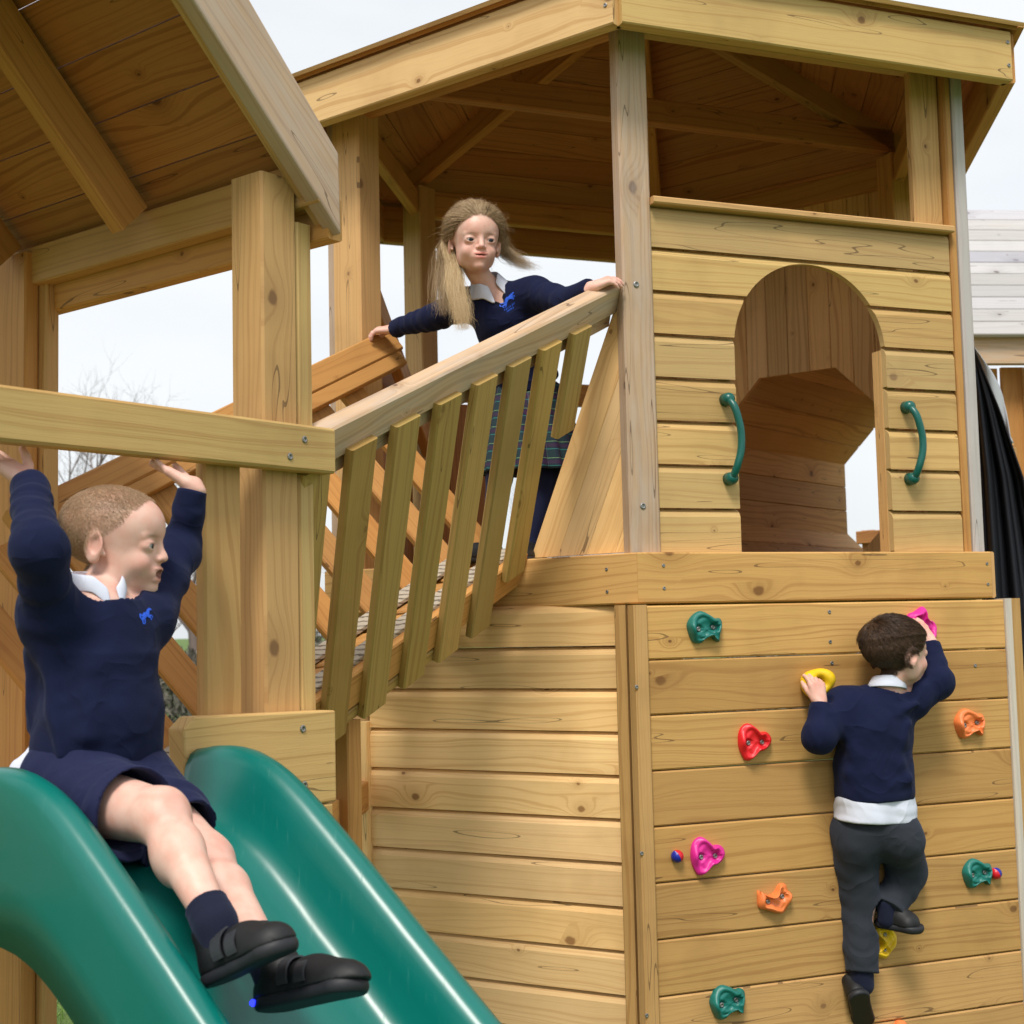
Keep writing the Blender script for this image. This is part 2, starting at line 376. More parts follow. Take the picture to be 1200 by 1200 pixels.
# grab handles
MAT_HANDLE = simple('green_handle_plastic', (.004, .105, .085), .33, (60, .08, .001))
def tube(pts, rads, seg=12, caps=True, sx=1.):
    vs, fs = [], []; pts = [Vector(p) for p in pts]; n = len(pts); up = None
    for i, p in enumerate(pts):
        d = (pts[min(i+1, n-1)]-pts[max(i-1, 0)]).normalized()
        if up is None: up = d.orthogonal().normalized()
        up = (up-d*up.dot(d)).normalized(); sdv = d.cross(up)
        for k in range(seg):
            a = 2*PI*k/seg; vs.append(p+(up*math.cos(a)+sdv*math.sin(a)*sx)*rads[i])
    for i in range(n-1):
        for k in range(seg): fs.append([i*seg+k, i*seg+(k+1) % seg, (i+1)*seg+(k+1) % seg, (i+1)*seg+k])
    if caps: fs.append(list(range(seg))[::-1]); fs.append([(n-1)*seg+k for k in range(seg)])
    return vs, fs
def merge(parts, name):
    V, Fs = [], []
    for v, f in parts:
        b = len(V); V += [tuple(x) for x in v]; Fs += [[b+i for i in q] for q in f]
    me = D.meshes.new(name); me.from_pydata(V, [], Fs); return me
def spline(pts, n=8):
    out = []; P = [Vector(p) for p in pts]; P = [P[0]*2-P[1]]+P+[P[-1]*2-P[-2]]
    for i in range(1, len(P)-2):
        for k in range(n):
            t = k/n; a, b, c, d = P[i-1:i+3]
            out.append(.5*((2*b)+(c-a)*t+(2*a-5*b+4*c-d)*t*t+(3*b-a-3*c+d)*t**3))
    out.append(P[-2]); return out
def handle(tc, z0, z1, lab):
    def q(dt, o, z): return S(0, tc+dt, o, z)
    path = spline([q(-.004, .004, z1), q(-.004, .020, z1-.006), q(.002, .034, z1-.030), q(.012, .038, z1-.075), q(.015, .038, (z0+z1)/2), q(.012, .038, z0+.070), q(.002, .034, z0+.032), q(-.002, .020, z0+.006), q(-.002, .004, z0)], 6)
    parts = [tube(path, [.0105]*len(path), 12)]
    for zz, dt in ((z1+.002, -.004), (z0-.002, -.002)):
        parts.append(tube([q(dt, -.01, zz), q(dt, .012, zz), q(dt, .020, zz), q(dt, .026, zz)], [.0185, .0175, .0145, .005], 16))
    me = merge(parts, 'grab_handle'); o = link('grab_handle', me, MAT_HANDLE, front, True); o['label'] = lab
handle(.292, 1.80, 2.015, 'left green grab handle'); handle(.892, 1.81, 2.015, 'right green grab handle')
# ------------------------------------------------------------------ crawl tunnel behind the playhouse
tn = empty('crawl_tunnel', tuple(S(2, TT, .6, 0)), 'eight sided wooden crawl tunnel seen through the arched doorway', 'tunnel')
w = WB(); RR = TA/math.cos(PI/8)+.012
for k in range(8):
    a0, a1 = PI/8+k*PI/4, PI/8+(k+1)*PI/4
    p = (TT+RR*math.cos(a0), TZ+RR*math.sin(a0)); q = (TT+RR*math.cos(a1), TZ+RR*math.sin(a1))
    lenf = math.hypot(q[0]-p[0], q[1]-p[1]); nn = 3
    wd = (S(2, q[0], 0, q[1])-S(2, p[0], 0, p[1])).normalized(); td = wd.cross(sn(2))
    for j in range(nn):
        f = (j+.5)/nn; c = S(2, p[0]+(q[0]-p[0])*f, 0, p[1]+(q[1]-p[1])*f)
        w.board(c+sn(2)*-.018, c+sn(2)*1.22, wd, td, lenf/nn-.0015, .02, .003)
w.build('tunnel_shell', W_TUN, tn)
for zz in (.35,):
    for dt in (-.3, .3):
        one('leg', W_POST, tn, S(2, TT+dt, .9, 0), S(2, TT+dt, .9, TZ-.36), sd(2), sn(2), .09, .09)
# ------------------------------------------------------------------ climbing wall
cw = empty('climbing_wall', tuple(S(0, .6, .04, 0)), 'broad wooden climbing wall of horizontal planks under the playhouse doorway', 'climbing wall')
w = WB(); z = 1.456; CBH = .1435
while z > -.02:
    w.board(S(0, .002, .02, z-CBH/2), S(0, 1.168, .02, z-CBH/2), Z, sn(0), CBH-.003, .03, .004); z -= CBH
planks = w.build('plank_panel', W_WALL, cw)
CWO = .035
one('side_post', W_BATTEN, cw, S(0, 1.181, .01, -.02), S(0, 1.181, .01, 1.458), sd(0), sn(0), .024, .07)
one('side_post', W_POST, cw, S(0, 1.213, .0, -.02), S(0, 1.213, .0, 1.458), sd(0), sn(0), .04, .07)
one('side_post', W_RIM, cw, S(0, -.019, .026, -.02), S(0, -.019, .026, 1.457), sd(0), sn(0), .040, .042)['label'] = 'left edge batten'
def wallpt(x, y, o=CWO): return onplane(x, y, S(0, 0, o, 0), sn(0))
screws(planks, [wallpt(x, y, .036) for x, y in ((972, 717), (973, 752), (975, 777), (977, 812), (979, 838), (980, 872), (982, 898), (1143, 780), (1150, 845))]+[wallpt(x, y, .048) for x, y in ((746, 805), (752, 1000), (758, 1190))], sn(0), .62)
# ------------------------------------------------------------------ climbing holds
def hold_mesh(kind, col):
    """lumpy hold: outline in polar form, raised rim, two bolt pockets"""
    outl = {0: [(-.046, -.012), (-.05, .012), (-.036, .034), (-.014, .046), (.006, .040), (.026, .028), (.044, .026), (.050, .012), (.044, -.006), (.040, -.034), (.028, -.030), (.018, -.020), (.0, -.026), (-.014, -.036), (-.034, -.034)],
            1: [(-.030, -.048), (-.044, -.020), (-.046, .010), (-.038, .034), (-.018, .046), (.002, .034), (.014, .022), (.034, .022), (.048, .008), (.044, -.014), (.026, -.026), (.008, -.028), (-.010, -.044), (-.020, -.050)],
            2: [(-.046, .026), (-.036, .016), (-.016, .010), (.004, .018), (.018, .036), (.034, .036), (.040, .020), (.050, .010), (.044, -.012), (.026, -.036), (.006, -.036), (-.022, -.026), (-.046, -.016)]}[kind]
    bolts = {0: [(-.022, .0), (.022, .004)], 1: [(-.022, -.004), (.020, -.004)], 2: [(-.022, -.004), (.022, .006)]}[kind]
    N = 64; P = spline([(x, y, 0) for x, y in outl+outl[:1]], 10)[:-1]
    P = [P[int(i*len(P)/N)] for i in range(N)]
    vs, fs = [], []; c = Vector((0, -.002, 0))
    rings = [(1.0, -.002), (1.03, .005), (1.02, .013), (.95, .022), (.87, .027), (.78, .028), (.68, .025), (.52, .020), (.36, .018), (.18, .017)]
    def hgt(x, y, h):
        for bx, by in bolts:
            dd = math.hypot(x-bx, y-by)
            if dd < .013: h = min(h, .012+.5*max(0, dd-.0065)*2)
        return h
    for s, h in rings:
        for p in P:
            q = c+(p-c)*s; hh = h+(.006*math.sin(q.x*90+kind)+.004*math.cos(q.y*110))*(1 if h > .02 else 0)
            vs.append((q.x, q.y, hgt(q.x, q.y, hh)))
    # dense interior so the bolt pockets show
    for i in range(len(rings)-1):
        for k in range(N): fs.append([i*N+k, i*N+(k+1) % N, (i+1)*N+(k+1) % N, (i+1)*N+k])
    b = len(vs); vs.append((c.x, c.y, .019)); fs += [[(len(rings)-1)*N+k, (len(rings)-1)*N+(k+1) % N, b] for k in range(N)]
    me = D.meshes.new('climbing_hold'); me.from_pydata(vs, [], fs)
    bm = bmesh.new(); bm.from_mesh(me); bmesh.ops.subdivide_edges(bm, edges=[e for e in bm.edges if max(v.co.z for v in e.verts) > .018], cuts=1, use_grid_fill=True)
    for v in bm.verts:
        for bx, by in bolts:
            dd = math.hypot(v.co.x-bx, v.co.y-by)
            if dd < .0095 and v.co.z > .01: v.co.z = .012
            elif dd < .0125 and v.co.z > .01: v.co.z = min(v.co.z, .022)
    bm.to_mesh(me); bm.free()
    return me, bolts
HM = {c: simple('hold_'+c, v, .42, (120, .12, .001)) for c, v in dict(green=(.006, .16, .135), red=(.75, .012, .02), pink=(.72, .02, .30), orange=(.86, .22, .06), yellow=(.85, .55, .01)).items()}
def hold(x, y, kind, col, rot, label, s=1., flip=False):
    me, bolts = hold_mesh(kind, col); p = wallpt(x, y, CWO-.002)
    zx = Matrix((sd(0), Z, sn(0))).transposed().to_4x4()
    o = link('climbing_hold', me, HM[col], None, True); o.matrix_world = Matrix.Translation(p) @ zx @ Matrix.Rotation(rot, 4, 'Z') @ Matrix.Diagonal((s, s, s, 1))
    tag(o, label, 'climbing hold', 'climbing holds bolted to the plank wall')
    for bx, by in bolts:
        b = D.objects.new('bolt', SCREW); COL.objects.link(b); b.parent = o; b.location = (bx, by, .0145); b.scale = (.75, .75, .9)
    return o
hold(824, 737, 0, 'green', 0, 'green climbing hold at the top left of the plank wall, under the deck edge')
hold(882, 868, 1, 'red', 0, 'red climbing hold below the yellow grip')
hold(827, 1001, 1, 'pink', 0, 'pink climbing hold beside the small red and blue knob')
hold(905, 1053, 2, 'orange', 0, 'orange climbing hold below and right of the pink one')
hold(1134, 849, 0, 'orange', .05, 'orange climbing hold right of the climbing boy, near the right edge of the wall', .98)
hold(1143, 1024, 0, 'green', .02, 'green climbing hold near the right edge, beside a small blue and red knob', .95)
hold(1034, 1103, 2, 'yellow', 1.25, 'yellow climbing hold under the climbing boy\'s raised foot', .9)
hold(851, 1174, 0, 'green', .1, 'green climbing hold lowest on the left of the plank wall', 1.0)
hold(1046, 1212, 1, 'orange', .6, 'orange climbing hold at the bottom edge by the climbing boy\'s lower shoe', .95)
hold(1078, 733, 0, 'pink', 2.2, 'pink climbing hold under the climbing boy\'s raised right hand', 1.0)
# yellow ring grip
def ring_grip(x, y):
    vs, fs = [], []; N, M = 40, 14
    for i in range(N):
        a = 2*PI*i/N; R = .030+.004*math.sin(a*2+.5); 
        for k in range(M):
            b = 2*PI*k/M; r = .0155*(1+.16*math.sin(3*a))
            rr = R+r*math.cos(b); vs.append((rr*math.cos(a)*1.1, rr*math.sin(a)*.92, .018+.012*math.cos(2*a)*.3+r*math.sin(b)*1.3))
    for i in range(N):
        for k in range(M): fs.append([i*M+k, ((i+1) % N)*M+k, ((i+1) % N)*M+(k+1) % M, i*M+(k+1) % M])
    me = D.meshes.new('ring'); me.from_pydata(vs, [], fs); o = link('climbing_hold', me, HM['yellow'], None, True)
    o.matrix_world = Matrix.Translation(wallpt(x, y)) @ Matrix((sd(0), Z, sn(0))).transposed().to_4x4()
    tag(o, 'yellow ring shaped climbing hold gripped by the climbing boy\'s left hand', 'climbing hold', 'climbing holds bolted to the plank wall')
ring_grip(953, 800)
MR = simple('knob_red', (.62, .01, .02), .35); MB_ = simple('knob_blue', (.01, .02, .30), .35)
def knob(x, y, flip, lab):
    o = None
    e = empty('round_knob', tuple(wallpt(x, y)), lab, 'knob', 'two coloured knobs on the plank wall')
    for half, m, nm in ((1, MR, 'red_half'), (-1, MB_, 'blue_half')):
        bm = bmesh.new(); bmesh.ops.create_uvsphere(bm, u_segments=20, v_segments=12, radius=.0165)
        bmesh.ops.bisect_plane(bm, geom=bm.verts[:]+bm.edges[:]+bm.faces[:], plane_co=(0, 0, 0), plane_no=(half*flip, 0, 0), clear_inner=True)
        me = D.meshes.new(nm); bm.to_mesh(me); bm.free()
        h = D.objects.new(nm, me); COL.objects.link(h); me.materials.append(m); me.polygons.foreach_set('use_smooth', [True]*len(me.polygons))
        h.parent = e; h.matrix_local = Matrix.Translation(sn(0)*.008) @ Matrix((sd(0), Z, sn(0))).transposed().to_4x4() @ Matrix.Rotation(.45, 4, 'Z')
knob(792, 1003, 1, 'small red and blue knob left of the pink climbing hold'); knob(1165, 1023, -1, 'small blue and red knob right of the green climbing hold, near the right edge')
# ================================================================== BRIDGE
BS = .452; DH = az(-141.8); LT = az(128.2); SL = az(-51.8); KL = .46; KM = .32
Q0 = Vector((.297, 3.826, 2.334)); BWID = 1.035
bdir = (DH-Z*BS).normalized()
FA = at(449, 390, 4.42); FB = at(55, 578, 3.58); FDH = Vector((FB.x-FA.x, FB.y-FA.y, 0)); FLEN = FDH.length; FSL = (FA.z-FB.z)/FLEN; FDH.normalize()
def B(w, h, far=False, out=0., km=False):
    """near (or mirrored far) railing plane: w along the bridge, h up the lean of the railing, out = outwards"""
    if far: return FA+FDH*w-Z*FSL*w+(Z-LT*KL)*h-LT*out
    return Q0+DH*w-Z*BS*w+(Z+LT*KL)*h+LT*out
bridge = empty('sloping_bridge', tuple((B(.6, -.7)+B(.6, -.7, True))/2), 'sloping slatted wooden bridge running down from the playhouse to the slide platform', 'bridge')
for far in (False, True):
    lean = -LT if far else LT; dr = (B(1, 0, far)-B(0, 0, far)).normalized(); LEN = 1.16 if not far else FLEN+.1
    nrm = (Z+lean*KL).normalized().cross(dr).normalized()
    if nrm.dot(lean) < 0: nrm = -nrm
    wd = nrm.cross(dr).normalized()
    if wd.z < 0: wd = -wd
    one('handrail', W_GREY if not far else W_ORANGE, bridge, B(-.02, -.040, far), B(LEN, -.040, far), wd, nrm, .080, .05, .005)
    one('lower_rail', W_GREY if not far else W_ORANGE, bridge, B(-.02, -.098, far, -.008), B(LEN-.02, -.098, far, -.008), wd, nrm, .045, .03, .003)
    ws = [1.115, .975, .835, .69, .555, .42, .29, .155] if not far else [.16+.135*q for q in range(10)]
    for k, wv in enumerate(ws):
        h0, h1 = -.078, -.845
        if not far and k == 6: h1 = -.74
        if not far and k == 7: h1 = -.37
        h1_ = h1; km = KM*(1. if not far else 1.3)
        p1 = B(wv+.02, h0, far, .036); p0 = B(wv+.02+km*(h1_-h0), h1_, far, .036)
        sa = (p1-p0).normalized(); n2 = dr.cross(sa).normalized()
        if n2.dot(lean) < 0: n2 = -n2
        w2 = n2.cross(sa).normalized()
        if w2.dot(DH) < 0: w2 = -w2
        e = -dr.dot(sa)/dr.dot(w2)
        one('baluster', W_BAL if not far else W_ORANGE, bridge, p1, p0, w2, n2, .088, .024, .004, e0=e, e1=e)
    one('stringer', W_ORANGE, bridge, B(.02, -.745, far, .004), B(LEN+.02, -.745, far, .004), wd, nrm, .10, .04)
    if not far: one('ledger', W_BAL, bridge, B(.3, -.82, far, .008), B(1.16, -.82, far, .008), wd, nrm, .035, .03)
# floor planks between the stringers and grip strips near the edges
w = WB()
for k in range(13):
    wv = .0+k*.092
    a = B(wv+.03, -.725, False); b = B(wv+.03, -.725, True)
    w.board(a, b, bdir, bdir.cross(SL).normalized(), .086, .028, .004)
w.build('floor', W_ORANGE, bridge)
MG, t = newmat('grip_strip'); co = t.n('ShaderNodeTexCoord').outputs['Object']
nz = t.n('ShaderNodeTexNoise', {'Vector': co, 'Scale': 55., 'Detail': 2.}).outputs[0]
wv_ = t.n('ShaderNodeTexWave', {'Vector': co, 'Scale': 26., 'Distortion': 3.}, bands_direction='Z').outputs[0]
c = t.mix(t.smooth(wv_, .72, .8), (.46, .40, .31), (.14, .11, .08)); c = t.mix(t.smooth(nz, .4, .7, 0, .5), c, (.40, .36, .30))
t.n('ShaderNodeOutputMaterial', {0: t.n('ShaderNodeBsdfPrincipled', {'Base Color': c, 'Roughness': .85}).outputs[0]})
for far in (False, True):
    sg = SL if not far else -SL
    g = WB(); g.board(B(.05, -.690, far)+sg*.035, B(1.16, -.690, far)+sg*.035, SL, bdir.cross(SL).normalized(), .07, .012, .002)
    g.build('grip_strip', MG, bridge)
# triangular infill of slanted boards between the playhouse post and the railing
w = WB(); na = -sn(5)
def T(t, z): return S(5, L6-t, -.012, z)
sx = .43
for k in range(4):
    b0 = .365-k*.095; b1 = b0-.094; zt = 1.6
    def top(b): return min(2.28, 2.29-0*b)
    # each board runs from base b up along the lean until it reaches t = 0
    def hit(b, tt=-.0): return zt+(b-tt)/sx*.93
    z0, z1 = min(hit(b0), 2.36), min(hit(b1), 2.36)
    pts = [T(b0, zt), T(max(b1, 0), zt), T(0, hit(max(b1, 0))), T(0, hit(b0))] if b1 > 0 else [T(b0, zt), T(0, zt), T(0, hit(b0))]
    w.poly(pts, sn(5), .02, (T(0, hit(b0))-T(b0, zt)).normalized())
w.build('infill_panel', W_FRESH, bridge)
# ================================================================== SLIDE PLATFORM
PF = Vector((-.414, 2.922, 0))
def P(w, l, z, t=0.): return PF+DH*w+LT*l+SL*t+Z*z
plat = empty('slide_platform', tuple(P(.55, -.5, 0)), 'roofed wooden platform at the top of the green slide', 'play platform')
def box(name, mat, w0, w1, l0, l1, z0, z1, par=plat, ch=.005):
    return one(name, mat, par, P((w0+w1)/2, (l0+l1)/2, z0), P((w0+w1)/2, (l0+l1)/2, z1), DH, LT, w1-w0, l1-l0, ch)
box('post', W_POST, .028, .122, -.095, 0, 0, 2.335)
box('post', W_GREEN, -.018, .026, -.095, -.002, 0, 2.25)
box('side_board', W_POST, .180, .272, -.03, 0, .0, 1.80)
# left post on the back edge
def bpost(t0, t1, w0, w1, z0, z1, mat): return one('post', mat, plat, P((w0+w1)/2, 0, z0, (t0+t1)/2), P((w0+w1)/2, 0, z1, (t0+t1)/2), SL, DH, t1-t0, w1-w0, .005)
bpost(.952, 1.115, -.0, .04, 0, 2.36, W_ORANGE); bpost(.925, .973, -.04, .0, 0, 2.34, W_POST)
# the beam the boy holds
w = WB(); w.board(P(-.03, .0235, 1.773), P(1.12, .0235, 1.773), Z, LT, .093, .045, .005)
beam = w.build('crossbar', W_GREEN, plat); beam['label'] = 'thick horizontal crossbar over the top of the slide'
screws(beam, [onplane(357, 515, P(0, .0465, 0), LT), onplane(340, 535, P(0, .0465, 0), LT)], LT, .85)
# posts near the camera (outside the picture)
box('post', W_POST, 1.02, 1.115, -.095, 0, 0, 2.335)
one('post', W_POST, plat, P(1.06, 0, 0, 1.0), P(1.06, 0, 2.3, 1.0), SL, DH, .1, .095, .005)
# eave beam
one('eave_beam', W_RIM, plat, P(-.0, 0, 2.328, -.06), P(-.0, 0, 2.328, 1.12), Z, DH, .095, .045)
one('eave_beam', W_ORANGE, plat, P(-.045, 0, 2.262, -.04), P(-.045, 0, 2.262, 1.12), Z, DH, .09, .04)
# gable roof rising towards the viewer then falling again
RS = 1.0; RZ = 2.38; RW = .55
def R(w, t, dz=0.):
    """under side of the ceiling boards, w along DH from the eave, t along SL"""
    z = RZ+RS*w if w <= RW else RZ+RS*RW-RS*(w-RW)
    return P(w, 0, z+dz, t)
for half in (0, 1):
    w = WB(); nb = 6; wa = -.035; step = (RW-wa)/nb
    for k in range(nb):
        a0 = wa+k*step+.001; a1 = wa+(k+1)*step-.001
        if half: a0, a1 = 2*RW-a1, 2*RW-a0
        q = [R(a0, -.021), R(a0, 1.25), R(a1, 1.25), R(a1, -.021)]
        nr = (q[1]-q[0]).cross(q[2]-q[0]).normalized(); nr = nr if nr.z > 0 else -nr
        w.poly([p+nr*.02 for p in q], nr, .02, SL)
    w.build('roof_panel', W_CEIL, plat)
    sgn = -1 if half else 1; rd = (DH*sgn+Z*RS).normalized(); rn = rd.cross(SL).normalized(); rn = rn if rn.z > 0 else -rn
    st = P(.03, 0, RZ, 0) if not half else P(2*RW-.03, 0, RZ, 0); en = P(RW, 0, RZ+RS*RW, 0)
    for t in (.50, 1.0):
        one('rafter', W_ORANGE, plat, st+SL*t-rn*.052+rd*.0, en+SL*t-rn*.052, SL, rn, .042, .10)
bpl = P(0, .062, 0)
lo1, lo2 = onplane(400, 275, bpl, LT), onplane(227, 0, bpl, LT); up1, up2 = onplane(397, 180, bpl, LT), onplane(293, 0, bpl, LT)
def ext(a, b, w):
    wa, wb = (a-PF).dot(DH), (b-PF).dot(DH); return a.lerp(b, (w-wa)/(wb-wa))
mir = lambda p: p+DH*(2*(RW-(p-PF).dot(DH)))
q = [lo1, ext(lo1, lo2, RW), ext(up1, up2, RW), up1]
for half in (0, 1):
    w = WB(); qq = q if not half else [mir(x)+DH*.001 for x in q]; w.poly(qq, LT, .04, qq[1]-qq[0]); bo = w.build('barge_board', W_GREY, plat)
    md = bo.modifiers.new('bev', 'BEVEL'); md.width = .004; md.segments = 2
    if not half: bo['label'] = 'weathered sloping barge board'
    dd = (q[1]-q[0]).normalized(); 
    w = WB(); t_ = [q[0]-LT*.041+Z*.012, q[1]-LT*.041+Z*.012, q[1]-LT*.041+Z*.09, q[0]-LT*.041+Z*.09]
    if half: t_ = [mir(x)+DH*.001 for x in t_]
    w.poly(t_, LT, .02, t_[1]-t_[0]); w.build('barge_trim', W_POST, plat)
# deck, slide head board
w = WB()
for k in range(9): w.board(P(.06+k*.122, -.09, 1.045), P(.06+k*.122, 0, 1.045, 1.1)-LT*0, DH, Z, .118, .03)
w.build('deck', W_RIM, plat)
w = WB(); th = .045
pts = [P(-.022, .0465, 1.066), P(-.022, .0465, 1.247), P(.335, .0465, 1.256), P(.362, .0465, 1.235), P(.358, .0465, 1.15), P(.38, .0465, 1.12), P(.375, .0465, 1.066)]
w.poly(pts, LT, th, DH)
hb = w.build('head_board', W_GREEN, plat); md = hb.modifiers.new('bev', 'BEVEL'); md.width = .004; md.segments = 2
screws(hb, [onplane(355, 854, P(0, .047, 0), LT), onplane(357, 920, P(0, .047, 0), LT)], LT, .9)
w = WB(); w.board(P(-.01, .023, 1.02), P(1.1, .023, 1.02), Z, LT, .088, .045); fb = w.build('deck_fascia', W_GREEN, plat)
screws(fb, [onplane(383, 957, P(0, .047, 0), LT)], LT, .9)
pts = [P(.80, .0465, 1.066), P(.80, .0465, 1.235), P(.83, .0465, 1.256), P(1.12, .0465, 1.25), P(1.12, .0465, 1.066)]
w = WB(); w.poly(pts, LT, th, DH); w.build('head_board', W_GREEN, plat)
# stray rail seen between slide and playhouse wall, plus lower post behind
one('brace', W_ORANGE, plat, at(372, 970, 3.35), at(446, 918, 4.7), Z, LT, .085, .04)
one('post', W_ORANGE, plat, onplane(408, 900, P(-.55, 0, 0), DH)*1-Z*0+Z*-1.1, onplane(408, 900, P(-.55, 0, 0), DH)+Z*.12, SL, DH, .05, .05)
# ================================================================== SLIDE
def interp(x, xs, ys): return float(np.interp(x, xs, ys))
cl = [-.02, .0, .05, .10, .15, .20, .25, .30, .35, .40, .50, .60, .70, .8, .9, 1.0, 1.1, 1.2, 1.35, 1.5, 1.65]
cz = [1.19, 1.20, 1.207, 1.209, 1.203, 1.185, 1.157, 1.118, 1.08, 1.04, .957, .875, .795, .715, .635, .56, .49, .43, .375, .355, .35]
def crest(l):
    return sum(interp(l+d, cl, cz)*wt for d, wt in ((-.05, .2), (-.025, .2), (0, .2), (.025, .2), (.05, .2)))
def bed(l): return crest(l)-(.128+.03*min(1, max(0, l/.35))) if l > -.1 else 0
w0, w1 = .335, .765; sec = []
def section(l):
    c, b = crest(l), bed(l); h = c-b; k = []
    # outer skirt (far), crest, inner wall, bed, inner wall, crest, outer skirt (near)
    def sidep(sg, base):
        o = []
        o.append((base-sg*.034, c-.262)); o.append((base-sg*.036, c-.16)); o.append((base-sg*.036, c-.07)); o.append((base-sg*.034, c-.026)); o.append((base-sg*.027, c-.008)); o.append((base-sg*.015, c-.001)); o.append((base-.0, c)); o.append((base+sg*.014, c-.008)); o.append((base+sg*.024, c-.026))
        o.append((base+sg*.032, c-h*.45)); o.append((base+sg*.040, b+.045)); o.append((base+sg*.050, b+.018)); o.append((base+sg*.068, b+.004)); o.append((base+sg*.095, b)); return o
    a = sidep(1, w0); z = sidep(-1, w1)[::-1]
    outer = a+z
    th = .006
    inner = [(w+(th if w < w0-.02 else (-th if w > w1+.02 else 0)), zz-(th if w0-.03 < w < w1+.03 else 0)) for w, zz in outer]
    return outer+inner[::-1]
ls = list(np.linspace(-.0, 1.65, 110)); vs = []; fs = []
for l in ls:
    for w_, z_ in section(l): vs.append(tuple(P(w_, .05+l, z_)))
ns = len(section(0))
for i in range(len(ls)-1):
    for k in range(ns): fs.append([i*ns+k, i*ns+(k+1) % ns, (i+1)*ns+(k+1) % ns, (i+1)*ns+k])
fs.append(list(range(ns))[::-1]); fs.append([(len(ls)-1)*ns+k for k in range(ns)])
me = D.meshes.new('slide'); me.from_pydata(vs, [], fs)
bm = bmesh.new(); bm.from_mesh(me); bmesh.ops.recalc_face_normals(bm, faces=bm.faces); bm.to_mesh(me); bm.free()
MS, t = newmat('slide_plastic'); co = t.n('ShaderNodeTexCoord').outputs['Object']
nz = t.n('ShaderNodeTexNoise', {'Vector': co, 'Scale': 3., 'Detail': 4.}).outputs[0]
sc_ = t.n('ShaderNodeTexNoise', {'Vector': t.n('ShaderNodeMapping', {0: co, 2: (.4, .6, .9), 3: (220, 14, 14)}).outputs[0], 'Scale': 1., 'Detail': 3.}).outputs[0]
bp = t.n('ShaderNodeBump', {'Height': t.n('ShaderNodeTexNoise', {'Vector': co, 'Scale': 22., 'Detail': 1.}).outputs[0], 'Strength': .12, 'Distance': .004})
col = t.mix(nz, (.0, .125, .103), (.0, .165, .138)); col = t.mix(t.smooth(sc_, .64, .78, 0, .14), col, (.10, .36, .32))
t.n('ShaderNodeOutputMaterial', {0: t.n('ShaderNodeBsdfPrincipled', {'Base Color': col, 'Roughness': t.m('ADD', .25, t.m('ADD', t.m('MULTIPLY', nz, .10), t.smooth(sc_, .6, .8, 0, .22))), 'Normal': bp.outputs[0], 'Specular IOR Level': .6}).outputs[0]})
slide = link('playground_slide', me, MS, None, True); tag(slide, 'glossy green plastic slide running down from the roofed platform', 'slide')
# ================================================================== BACKGROUND
# ground
me = D.meshes.new('ground'); n = 60; 
gv = [(x, y, 0 if abs(x)+abs(y) < 60 else 0) for y in np.linspace(-400, 1500, n) for x in np.linspace(-900, 900, n)]
me.from_pydata(gv, [], [[j*n+i, j*n+i+1, (j+1)*n+i+1, (j+1)*n+i] for j in range(n-1) for i in range(n-1)])
mg, t = newmat('lawn'); co = t.n('ShaderNodeTexCoord').outputs['Object']
a = t.n('ShaderNodeTexNoise', {'Vector': co, 'Scale': 1.2, 'Detail': 6.}).outputs[0]; b_ = t.n('ShaderNodeTexNoise', {'Vector': co, 'Scale': 60., 'Detail': 4.}).outputs[0]
c = t.mix(a, (.075, .14, .02), (.13, .20, .035)); c = t.mix(t.smooth(b_, .4, .7, 0, .6), c, (.04, .075, .012))
bp = t.n('ShaderNodeBump', {'Height': b_, 'Strength': .8, 'Distance': .03})
t.n('ShaderNodeOutputMaterial', {0: t.n('ShaderNodeBsdfPrincipled', {'Base Color': c, 'Roughness': .9, 'Normal': bp.outputs[0]}).outputs[0]})
link('ground', me, mg)['kind'] = 'structure'
# grass blades near the slide corner and around
gm = simple('grass_blades', (.14, .26, .04), .7, (8, .0, .001)); vs, fs = [], []
for k in range(26000):
    x = random.uniform(-4.5, 3); y = random.uniform(1.2, 7.5); h = random.uniform(.03, .075); a = random.uniform(0, 6.28); dx, dy = math.cos(a)*.004, math.sin(a)*.004; lx, ly = random.gauss(0, .018), random.gauss(0, .018)
    b0 = len(vs); vs += [(x-dx, y-dy, 0), (x+dx, y+dy, 0), (x+lx, y+ly, h)]; fs.append([b0, b0+1, b0+2])
me = D.meshes.new('grass'); me.from_pydata(vs, [], fs); link('grass', me, gm)['kind'] = 'stuff'
